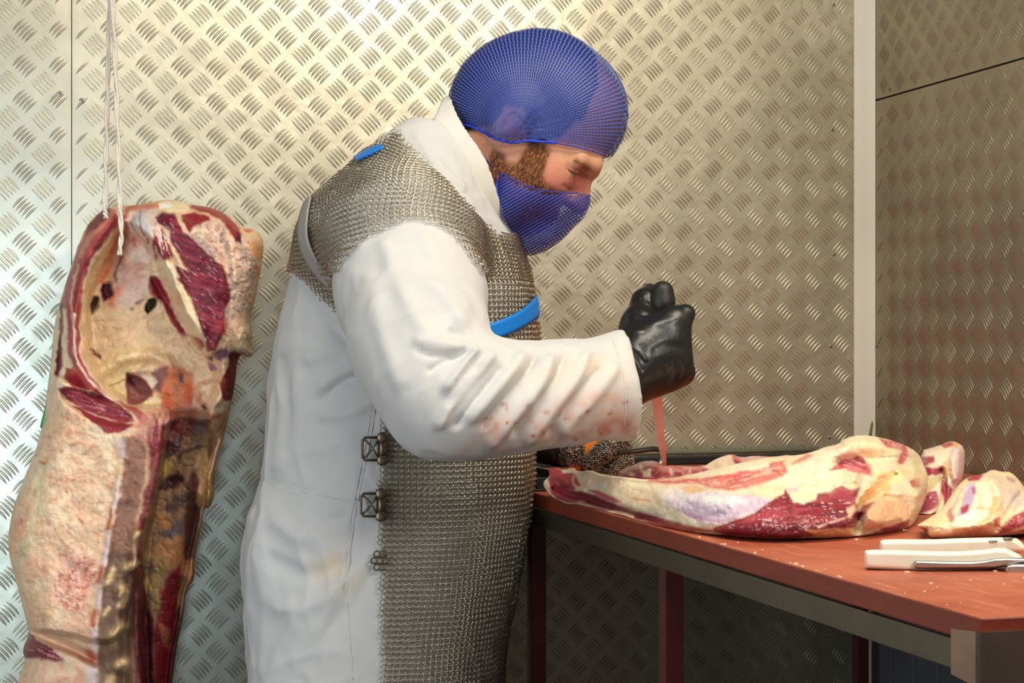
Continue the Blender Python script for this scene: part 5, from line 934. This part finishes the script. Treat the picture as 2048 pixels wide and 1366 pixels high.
def polar(uv_, kx, kv):
    du, dv = uv_[:, 0] - kx, uv_[:, 1] - kv; return (np.arctan2(du, -dv) / (2 * np.pi) + 0.5), np.hypot(du, dv)
ang, rad = polar(nuv, KX, KV); ang = ang + 0.0016 * np.sin(rad * math.pi / 7.0) * np.clip(60 / (rad + 1), 0.3, 2)
nv = nv + nn * (0.0016 * np.sin(ang * 2 * np.pi * 40) * np.exp(-(rad / 60) ** 2) + 0.0008 * fbm(nv * 60, 2))[:, None]
keep = (nsd[nf] > 0).all(1); v2, f2, used = compact(nv, nf, keep)
hem = np.clip(1 - nsd[used] / 4.0, 0, 1) * 0.9 + 0.75 * np.exp(-(line_dist(nuv[used][:, 0], nuv[used][:, 1], [(1046, 210), (1040, 240), (1044, 280)]) / 7) ** 2)
M_NET = net_mat('blue_hair_net', (84, 108, 212), 150, 1 / 6.5, 0.27, 0.20, 0.46)
o = mesh_obj('hair_net', v2, f2, M_NET, person, None, True, attrs={'ang': ang[used], 'rad': rad[used], 'hem': np.clip(hem, 0, 1)}); o['label'] = 'see-through blue mesh hair net over the head and ears'
# rolled elastic hem of the net
def hem_tube(name, pix, bvh, r, mat, off, amp=0.0, mir=True):
    mb = MB(); pix = chaikin(pix, 2, False)
    ps = []
    for k, (u, v) in enumerate(pix):
        p, n = surf(u, v, bvh)
        if p is not None: ps.append(p + n * (off + amp * math.sin(k * 2.3)))
    ps = np.array(ps); mb.tube(to_world(ps), r, 8); o = mb.build(name, mat, person, smooth=True)
    if mir:
        q = ps.copy(); q[:, 1] = 2 * 2.29 - q[:, 1]; mb = MB(); mb.tube(to_world(q), r, 8); mb.build(name, mat, person, smooth=True)
    return o
M_HEM = simple('blue_elastic', (26, 56, 190), 0.6, bump=0.6, bscale=400)
NETB = BVHTree.FromPolygons([Vector(p) for p in nv], [tuple(map(int, q)) for q in nf])
hem_tube('net_hem', [(924, 248), (945, 254), (968, 264), (986, 276), (1008, 283), (1030, 286), (1052, 281), (1080, 283), (1110, 286)], NETB, 0.0020, M_HEM, 0.0, 0.0008)
hem_tube('net_hem', [(1110, 286), (1150, 293), (1188, 303), (1212, 312)], NETB, 0.0009, M_HEM, 0.0)
# ---- blue mesh beard mask
Fm = Field.cube((-0.06, 2.17, 1.27), (0.13, 2.41, 1.46), 0.0038)
head_base(Fm, 0.005)
Fm.chain([H(.112, 0, -.066), H(.112, 0, -.080)], [.015, .016], .02); Fm.chain([V(1134, 412, 2.29), V(1092, 448, 2.29), V(1056, 468, 2.29)], [.018, .021, .022], .03)
for sg in (-1, 1): Fm.chain([H(.09, sg * .03, -.085), H(.05, sg * .052, -.110), V(1018, 420, 2.29) + [0, sg * .05, 0]], [.014, .014, .016], .03)
Fm.chain([V(1050, 462, 2.29), V(1018, 462, 2.29)], [.022, .02], .03)
mv, mf = Fm.mesh(2); muv = mirror_px(mv)
MASK = [(983, 338), (1000, 344), (1030, 361), (1060, 375), (1090, 383), (1125, 387), (1180, 386), (1190, 430), (1080, 520), (1000, 520), (975, 430), (985, 390)]
msd = poly_sd(muv[:, 0], muv[:, 1], MASK)[0]; ang2 = (muv[:, 0] * 0.5 + muv[:, 1] * 0.87); rad2 = (muv[:, 0] * 0.87 - muv[:, 1] * 0.5)
keep = (msd[mf] > 0).all(1); v2, f2, used = compact(mv, mf, keep)
hem = np.clip(1 - msd[used] / 3.0, 0, 1) * (muv[used][:, 1] < 400) + 0.8 * sstep(1040, 1000, muv[used][:, 0]) * sstep(430, 380, muv[used][:, 1])
M_MASK = net_mat('blue_beard_net', (70, 88, 206), 1 / 6.0, 1 / 6.5, 0.34, 0.22, 0.40)
o = mesh_obj('beard_mask', v2, f2, M_MASK, person, None, True, attrs={'ang': ang2[used], 'rad': rad2[used], 'hem': np.clip(hem, 0, 1)}); o['label'] = 'blue mesh beard mask over nose and chin'
MASKB = BVHTree.FromPolygons([Vector(p) for p in mv], [tuple(map(int, q)) for q in mf])
hem_tube('mask_hem', [(988, 341), (1005, 347), (1032, 362), (1060, 375), (1090, 382), (1125, 386), (1155, 386)], MASKB, 0.0008, M_HEM, 0.0)
hem_tube('mask_hem', [(992, 336), (996, 352), (992, 372), (996, 400)], MASKB, 0.0022, M_HEM, 0.0, 0.001)
hem_tube('mask_loop', [(930, 262), (950, 290), (972, 318), (988, 338)], BODY, 0.0007, M_HEM, 0.001)

# ---- collar
e1 = np.array([125.0, 0, -275.0]); e1 /= np.linalg.norm(e1); ax_ = np.array([-e1[2], 0, e1[0]]); CC = V(955, 322, PD)
Fk = Field.cube((-0.17, 2.16, 1.30), (0.05, 2.44, 1.56), 0.0034)
def collar_fn(X, Y, Z):
    x, y, z = X - CC[0], Y - PD, Z - CC[2]; s = e1[0] * x + e1[2] * z; a = ax_[0] * x + ax_[2] * z
    t = np.clip(-a / 0.10, -0.2, 1.0)
    ra = 0.097 + 0.006 * t; rbb = 0.092 + 0.028 * t; s = s - 0.006 - 0.010 * t
    q = (np.abs(s / ra) ** 2.2 + np.abs(y / rbb) ** 2.2) ** (1 / 2.2); d = np.abs((q - 1) * 0.092) - 0.0032
    low = -0.040 - 0.012 * np.cos(s / 0.1 * 1.5) + 0.036 * sstep(0.06, 0.115, s) + 0.030 * sstep(-0.05, -0.10, s)
    wav = 0.004 * np.sin(s * 40 + 1) 
    return np.maximum(d, np.maximum(a - 0.004 - wav, low - a)).astype(np.float32)
Fk.put((-1, 0, 0), (1, 5, 3), collar_fn, 0); kv, kf = Fk.mesh(2); kn = normals(kv, kf)
mesh_obj('collar', kv + kn * (0.0015 * fbm(kv * 30, 2))[:, None], kf, M_COAT, person, None, True, np.tile(lin((212, 210, 202)), (len(kv), 1)))
# ---- chain mail apron: every ring is modelled
COATB = BVHTree.FromPolygons([Vector(p) for p in cv], [tuple(map(int, q)) for q in cf])
MAIL_LOW = [(766, 700), (764, 800), (762, 900), (760, 1000), (762, 1100), (764, 1250), (768, 1500), (1140, 1500), (1140, 560), (960, 560)]
MAIL_TOP = [(570, 540), (575, 470), (620, 410), (680, 350), (730, 312), (798, 266), (812, 290), (850, 330), (900, 382), (950, 438), (985, 476), (1000, 470), (1120, 480), (1120, 740), (955, 740), (962, 620), (950, 545), (905, 484), (860, 455), (818, 450), (750, 478), (702, 520), (690, 560), (690, 634), (640, 588), (600, 545)]
def mail_points():
    P, N, T, A = [], [], [], []
    rows = []
    zc = CAMZ + (HORIZON - 560) * PD / FPX; RP = 0.0034; PT = 0.0074
    z = 0.55
    while z < zc: rows.append(('z', z)); z += RP
    ph = 0.0
    while ph < math.radians(84): rows.append(('e', ph)); ph += RP / 0.215
    for ri, (kind, val) in enumerate(rows):
        zz = val if kind == 'z' else zc; xc = float(np.interp(zz, rz, (rb + rf) / 2)); el = 0 if kind == 'z' else val
        c = Vector((xc, PD, zz)); last = None; acc = (ri % 2) * PT / 2; pts = []
        for k in range(721):
            az = 2 * math.pi * k / 720
            d = Vector((math.cos(az) * math.cos(el), -math.sin(az) * math.cos(el), math.sin(el)))
            h = (TORSO if kind == 'z' else CAP).ray_cast(c + d * 0.6, -d)
            if h[0] is None: last = None; continue
            p = np.array(h[0])
            if last is not None:
                L = np.linalg.norm(p - last)
                while acc < L:
                    q = last + (p - last) * (acc / L); pts.append((q, np.array(h[1]), (p - last) / L)); acc += PT
                acc -= L
            last = p
        for q, n, t in pts: P.append(q); N.append(n); T.append(t); A.append(ri % 2)
    return np.array(P), np.array(N), np.array(T), np.array(A)
mp_, mn_, mt_, ma_ = mail_points()
muv_ = mirror_px(mp_)
selm = ((poly_sd(muv_[:, 0], muv_[:, 1], MAIL_LOW)[0] > 0) | (poly_sd(muv_[:, 0], muv_[:, 1], MAIL_TOP)[0] > 0)) & (mp_[:, 1] < PD + 0.125)
mp_, mn_, mt_, ma_ = mp_[selm], mn_[selm], mt_[selm], ma_[selm]
for i in range(len(mp_)):                             # the mail drapes over the sleeve heads
    h = COATB.ray_cast(Vector(mp_[i] + mn_[i] * 0.05), Vector(-mn_[i]))
    if h[0] is not None and 0.0 < 0.05 - h[3] < 0.035: mp_[i] = np.array(h[0])
muv_ = proj(mp_)
ripple = 0.003 * fbm(mp_ * 16, 3) + 0.0012 * np.sin(muv_[:, 1] / 17.0 + 2 * uvn(muv_[:, 0], muv_[:, 1], 90, 2.0)) * sstep(1000, 1060, muv_[:, 0]) * sstep(470, 520, muv_[:, 1]) * sstep(760, 720, muv_[:, 1])
mp_ = mp_ + mn_ * (0.0058 + ripple)[:, None]
def ring_mesh(P, N, T, tilt, R, r, seg=9, side=4):
    N = N / np.linalg.norm(N, axis=1, keepdims=True); B = np.cross(N, T); B /= np.linalg.norm(B, axis=1, keepdims=True); T2 = np.cross(B, N)
    ct, st = np.cos(tilt)[:, None], np.sin(tilt)[:, None]
    Ax = T2; Bx = B * ct + N * st; Nx = N * ct - B * st
    a = np.arange(seg) * 2 * np.pi / seg; b = np.arange(side) * 2 * np.pi / side
    rr = R + r * np.cos(b)[None, :]; x = np.cos(a)[:, None] * rr; y = np.sin(a)[:, None] * rr; z = np.tile(r * np.sin(b), (seg, 1))
    x, y, z = x.ravel(), y.ravel(), z.ravel()
    v = P[:, None, :] + Ax[:, None, :] * x[None, :, None] + Bx[:, None, :] * y[None, :, None] + Nx[:, None, :] * z[None, :, None]
    q = np.array([(i * side + j, ((i + 1) % seg) * side + j, ((i + 1) % seg) * side + (j + 1) % side, i * side + (j + 1) % side) for i in range(seg) for j in range(side)])
    m = seg * side; f = (q[None] + (np.arange(len(P)) * m)[:, None, None]).reshape(-1, 4)
    return v.reshape(-1, 3), f
M_MAIL = simple('mail_steel', (204, 196, 178), 0.26, metal=1.0, noise=0.08, nscale=300)
rv, rfc = ring_mesh(mp_, mn_, mt_, np.where(ma_ > 0, 0.62, -0.62), 0.0039, 0.00068, 8, 3)
apron = mesh_obj('chain_mail_apron', rv, rfc, M_MAIL, person, None, True); apron['kind'] = 'stuff'; apron['label'] = 'steel ring mesh apron over chest and shoulder'
print('rings', len(mp_))
# straps lying on the mail
def strap(name, centre, wpx, off, thick, mat, parent, nu=28, nv_=5, label=None, wave=0.0):
    c = chaikin(centre, 2, False); s = np.concatenate([[0], np.cumsum(np.linalg.norm(np.diff(c, axis=0), axis=1))]); t = np.linspace(0, s[-1], nu)
    cx = np.interp(t, s, c[:, 0]); cy = np.interp(t, s, c[:, 1]); tx = np.gradient(cx); ty = np.gradient(cy); l = np.hypot(tx, ty); nx, ny = -ty / l, tx / l
    ww = np.interp(np.linspace(0, 1, nu), np.linspace(0, 1, len(wpx)), wpx); P = []; N = []
    for i in range(nu):
        for j in range(nv_):
            k = (j / (nv_ - 1) - 0.5) * ww[i]; p, n = surf(cx[i] + nx[i] * k, cy[i] + ny[i] * k, TORSO)
            if p is None: p, n = (P[-1] - N[-1] * off if P else V(cx[i], cy[i], PD)), (N[-1] if N else np.array([0, -1.0, 0]))
            P.append(p + n * off); N.append(n)
    P = np.array(P); N = np.array(N); f = np.array([(i * nv_ + j, i * nv_ + j + 1, (i + 1) * nv_ + j + 1, (i + 1) * nv_ + j) for i in range(nu - 1) for j in range(nv_ - 1)])
    P = relax(P, f, 0.5); v, f = shell(P, f, N, thick); o = mesh_obj(name, v, f, mat, parent, None, True)
    if label: o['label'] = label
    return o
M_BLUE = simple('blue_strap', (10, 128, 222), 0.45); M_GSTRAP = simple('grey_strap', (150, 147, 142), 0.6)
strap('chest_strap', [(958, 668), (990, 657), (1025, 640), (1050, 622), (1066, 606)], [38, 36, 34, 38], 0.013, 0.0016, M_BLUE, apron, label='bright blue chest strap')
strap('shoulder_strap', [(634, 404), (624, 440), (622, 480), (640, 520), (668, 552), (696, 580)], [10, 20, 24, 24, 22], 0.013, 0.0016, M_GSTRAP, apron, label='grey strap over the shoulder blade')
strap('back_strap', [(722, 330), (745, 318), (772, 306)], [12, 14, 10], 0.011, 0.0014, M_BLUE, apron, label='blue strap end at the neck')
# side clasps and stud
M_CLASP = simple('clasp_bronze', (112, 98, 84), 0.35, metal=0.85)
def clasp(u, v):
    p, n = surf(u + 34, v, COATB); pz = np.array([0, 0, 1.0]); n = n / np.linalg.norm(n); r_ = np.cross(pz, n); r_ /= np.linalg.norm(r_)
    if r_[0] < 0: r_ = -r_
    up = np.cross(n, r_); up = up if up[2] > 0 else -up; px = p[1] / FPX
    o0 = p + n * 0.0125
    def q(a, b, h=0.0): return to_world(o0 + r_ * ((a - 34) * px) + up * (-b * px) + n * h)
    mb = MB(); mb.tube([q(x, y) for x, y in ((30, -22), (-1, -22), (-6, -17), (-6, 18), (-1, 23), (30, 23))], 0.0016, 8); mb.tube([q(x, y) for x, y in ((-4, -20), (6, -10), (14, -1), (6, 10), (-4, 20))], 0.0015, 8); mb.tube([q(x, y) for x, y in ((28, -20), (20, -8), (14, -1), (20, 9), (28, 20))], 0.0015, 8)
    c = mb.build('clasp', M_CLASP, apron, smooth=True); c['label'] = 'bronze side clasp of the apron'
    mb = MB(); mb.tube([q(34, -29, -0.001), q(34, 30, -0.001)], 0.0062, 10); mb.build('clasp_bar', M_CLASP, c, smooth=True)
    for y in (-22, 23):
        mb = MB(); mb.tube([q(34, y, 0.002), q(34, y, 0.0075), q(34, y, 0.0085)], [0.0068, 0.0066, 0.005], 16); mb.build('rivet', M_CLASP, c, smooth=True)
clasp(732, 897); clasp(730, 1009)
p, n = surf(768, 1112, COATB); mb = MB()
for a in range(7):
    g = a * math.pi / 3; d = np.array([math.cos(g), 0, math.sin(g)]) * (0.0072 if a < 6 else 0); c = p + n * 0.013 + d * [1, 1, 1.3]
    mb.tube(to_world(np.array([c + 0.0036 * np.array([math.cos(t), 0, math.sin(t)]) for t in np.linspace(0, 2 * math.pi, 12)])), 0.0011, 6, False)
mb.build('mended_patch', M_CLASP, apron, smooth=True)

# ---- sewn seams of the coat
def seam(pix, r=0.0007):
    ps = []
    for u, v in chaikin(pix, 2, False):
        p, n = surf(u, v, COATB)
        if p is not None: ps.append(p + n * 0.0002)
    mb = MB(); mb.tube(to_world(np.array(ps)), r, 6); mb.build('seam', M_SEAM, coat, smooth=True)
M_SEAM = simple('seam_cotton', (204, 203, 200), 0.9)
seam([(527, 961), (600, 984), (690, 1002), (748, 1006)]); seam([(750, 816), (744, 865), (724, 960), (708, 1040), (700, 1105)]); seam([(741, 830), (735, 870), (716, 965), (700, 1045)], 0.0005); seam([(694, 1195), (700, 1260), (706, 1360)]); seam([(700, 1105), (694, 1150), (694, 1195)], 0.0014)
seam([(1226, 680), (1247, 745), (1251, 800), (1249, 852)], 0.0007)
# ---- right hand in a black glove, gripping the knife
M_GLOVE = simple('black_nitrile', (20, 20, 21), 0.36, noise=0.1, bump=0.25, bscale=160, coat=0.1)
Fg = Field.cube((0.115, 1.99, 1.10), (0.235, 2.21, 1.295), 0.0021)
def G(u, v, D): return V(u, v, D)
Fg.chain([G(1236, 760, 2.066), G(1262, 742, 2.072)], [.036, .034], .02)
Fg.chain([G(1262, 738, 2.074), G(1306, 706, 2.082)], [.033, .030], .02)
for i, v in enumerate((640, 676, 712, 742)):                                     # metacarpals, then curled fingers
    x = (1354, 1351, 1350, 1350)[i]; rr = (.0145, .0150, .0145, .0135)[i]
    Fg.cone(G(1290, 686 + i * 14, 2.080), G(x - 6, v, 2.081), .025, rr + .004, .022)
    Fg.chain([G(x - 4, v, 2.084), G(x + 6, v + 2, 2.104), G(x - 2, v + 4, 2.130), G(x - 36, v + 4, 2.142), G(x - 56, v + 2, 2.128)], [rr, rr * .95, rr * .9, rr * .85, rr * .75], .007)
Fg.chain([G(1350, 652, 2.080), G(1370, 628, 2.084), G(1374, 626, 2.106)], [.014, .0112, .0105], .005)
Fg.chain([G(1352, 742, 2.080), G(1369, 746, 2.088), G(1368, 746, 2.110)], [.013, .0110, .0105], .005)
Fg.chain([G(1268, 710, 2.085), G(1281, 650, 2.098), G(1291, 604, 2.114), G(1298, 588, 2.126)], [.026, .0225, .0155, .0125], .012)  # thumb
Fg.chain([G(1298, 588, 2.126), G(1330, 600, 2.146)], [.0115, .010], .006)
Fg.cone(G(1300, 720, 2.085), G(1330, 735, 2.088), .028, .026, .02); Fg.chain([G(1238, 760, 2.068), G(1290, 750, 2.08)], [.031, .024], .02)
gv, gf = Fg.mesh(2)
wr = [([(1232, 680), (1270, 694), (1292, 720)], 3, .0016), ([(1230, 690), (1262, 705), (1284, 740)], 3, -.0014), ([(1246, 700), (1268, 722), (1278, 760)], 3, .0015), ([(1250, 715), (1264, 745), (1270, 775)], 3, -.0014), ([(1258, 720), (1274, 750), (1280, 780)], 3, .0012), ([(1330, 735), (1336, 755), (1334, 770)], 3, -.0012), ([(1344, 728), (1350, 750), (1346, 764)], 3, .0012), ([(1358, 722), (1364, 740), (1358, 758)], 3, -.0012),
      ([(1276, 610), (1286, 620), (1298, 628)], 2.5, .0014), ([(1272, 622), (1282, 630), (1296, 632)], 2.5, -.0012), ([(1290, 590), (1292, 605), (1300, 612)], 2.5, .0012), ([(1240, 660), (1262, 664), (1284, 662)], 3, .0008), ([(1310, 700), (1330, 690), (1362, 694)], 8, -.001), ([(1310, 645), (1350, 640)], 9, .0012)]
gv = strokes(gv, gf, wr, 2.0)
glove = mesh_obj('black_glove', gv, gf, M_GLOVE, person, None, True); glove['label'] = 'tight black rubber glove on the right hand'

# ---- left hand in a ring mesh glove
Fl = Field.cube((0.02, 2.20, 0.98), (0.20, 2.44, 1.13), 0.0026)
Fl.chain([V(1092, 880, 2.38), V(1140, 894, 2.345)], [.027, .025], .012)
Fl.chain([V(1150, 878, 2.305), V(1147, 900, 2.295), V(1150, 915, 2.297)], [.0125, .0128, .0110], .004)
Fl.chain([V(1238, 884, 2.310), V(1208, 902, 2.284), V(1184, 926, 2.292)], [.0140, .0135, .0120], .002)
Fl.chain([V(1248, 926, 2.312), V(1226, 940, 2.300), V(1202, 946, 2.305)], [.0125, .0125, .0115], .002)
Fl.chain([V(1130, 890, 2.35), V(1195, 896, 2.340), V(1236, 892, 2.332), V(1244, 918, 2.330)], [.022, .019, .0150, .0140], .012)
Fl.chain([V(1178, 940, 2.312), V(1215, 948, 2.315)], [.012, .012], .008)
lv, lf = Fl.mesh(2); ln = normals(lv, lf)
M_UNDER = simple('dark_underglove', (58, 34, 32), 0.6, noise=0.3, nscale=60)
lglove = mesh_obj('mesh_glove', lv, lf, M_UNDER, person, None, True); lglove['label'] = 'steel ring mesh glove on the left hand'
Fr = Field.cube((0.02, 2.20, 0.98), (0.20, 2.44, 1.13), 0.0034); Fr.F[:] = 0
from_pts = lv[::2]; sel = (proj(lv)[:, 0] > 1120); idx = np.nonzero(sel)[0]; rs = np.random.RandomState(4); rs.shuffle(idx); taken = []; cellset = {}
for i in idx:
    k = tuple((lv[i] / 0.0032).astype(int)); ok = True
    for a in (-1, 0, 1):
        for b in (-1, 0, 1):
            for c in (-1, 0, 1):
                j = cellset.get((k[0] + a, k[1] + b, k[2] + c))
                if j is not None and np.linalg.norm(lv[j] - lv[i]) < 0.0031: ok = False
    if ok: cellset[k] = i; taken.append(i)
taken = np.array(taken); tt = np.cross(ln[taken], np.array([0.3, 0.2, 1.0])); tt /= np.linalg.norm(tt, axis=1, keepdims=True)
rv2, rf2 = ring_mesh(lv[taken] + ln[taken] * 0.0010, ln[taken], tt, np.where(rs.rand(len(taken)) > .5, .5, -.5), 0.0019, 0.00042, 7, 3)
o = mesh_obj('mesh_rings', rv2, rf2, M_MAIL, lglove, None, True); o['kind'] = 'stuff'
# dark wrist strap of the mesh glove
mb = MB(); mb.tube(to_world(np.array([V(1060, 868, 2.40), V(1085, 884, 2.385), V(1128, 896, 2.352), V(1136, 898, 2.346)])), [0.031, 0.030, 0.027, 0.025], 18); mb.build('wrist_strap', simple('dark_leather', (42, 28, 24), 0.6), lglove, smooth=True)

# ---- knife held in the right hand
M_BLADE = simple('knife_steel', (234, 200, 190), 0.34, metal=0.75, noise=0.12, nscale=40); M_KHANDLE = simple('knife_handle_black', (24, 23, 22), 0.5, bump=0.1)
kn_base = to_world(V(1318, 760, 2.12)); knife = empty('boning_knife', kn_base); tag(knife, 'thin boning knife gripped blade down in the black glove', 'knife')
Fh = Field.cube((0.135, 2.06, 1.12), (0.225, 2.19, 1.29), 0.0022)
Fh.chain([V(1325, 584, 2.100), V(1325, 606, 2.100), V(1320, 660, 2.112), V(1316, 720, 2.114), V(1314, 776, 2.116)], [.0138, .0145, .0125, .0120, .0110], .006)
hv, hf = Fh.mesh(2); mesh_obj('handle', hv, hf, M_KHANDLE, knife, None, True)['label'] = 'black handle butt above the fist'
def blade():
    L = [(1302, 768), (1304, 800), (1308, 835), (1313, 870), (1318, 900), (1324, 925), (1329, 938)]; R_ = [(1322, 768), (1324, 800), (1326, 835), (1329, 870), (1332, 900), (1333, 925), (1331, 938)]; v = []; f = []
    for i, (l, r) in enumerate(zip(L, R_)):
        D = 2.116 + 0.012 * i; a, b = V(*l, D), V(*r, D + .004); n = np.array([0.15, -1, 0]); t = 0.0011 * (1 - i / 7)
        v += [a, (a + b) / 2 + n * t, b + n * t * 0.8, b - n * t * 0.8, (a + b) / 2 - n * t]
        if i: k = 5 * i; f += [(k - 5 + j, k - 5 + (j + 1) % 5, k + (j + 1) % 5, k + j) for j in range(5)]
    f += [(4, 3, 2, 1, 0), tuple(range(len(v) - 5, len(v)))]
    return mesh_obj('blade', np.array(v), f, M_BLADE, knife, None, False)
blade()['label'] = 'narrow blade smeared pink with blood'
# ---- meat hook with orange handle in the left hand
M_ORANGE = simple('orange_handle', (236, 128, 22), 0.4); M_HOOK = simple('hook_steel', (96, 90, 80), 0.3, metal=0.8); M_TIP = simple('hook_tip_steel', (210, 205, 198), 0.2, metal=0.95)
hook = empty('meat_hook', to_world(V(1190, 905, 2.32))); tag(hook, 'meat hook with orange handle held in the ring mesh glove', 'hook')
mb = MB(); mb.tube(to_world(np.array([V(1198, 862, 2.325), V(1188, 872, 2.322), V(1166, 905, 2.318), V(1148, 930, 2.318), V(1142, 936, 2.318)])), [.009, .0145, .0130, .0135, .009], 16); mb.build('handle', M_ORANGE, hook, smooth=True)
hp = chaikin([(1176, 905), (1215, 905), (1240, 905), (1275, 902), (1305, 897), (1324, 900), (1329, 912), (1322, 926), (1312, 934)], 2, False); m_ = len(hp); Dp = np.interp(np.arange(m_), [0, 0.35 * m_, m_], [2.318, 2.272, 2.225]); hq = to_world(V(hp[:, 0], hp[:, 1], Dp)); cut = int(m_ * 0.80)
mb = MB(); mb.tube(hq[:cut + 1], 0.0037, 10); mb.build('shaft', M_HOOK, hook, smooth=True)
mb = MB(); mb.tube(hq[cut:], np.linspace(0.0037, 0.0008, m_ - cut), 10); mb.build('tip', M_TIP, hook, smooth=True)
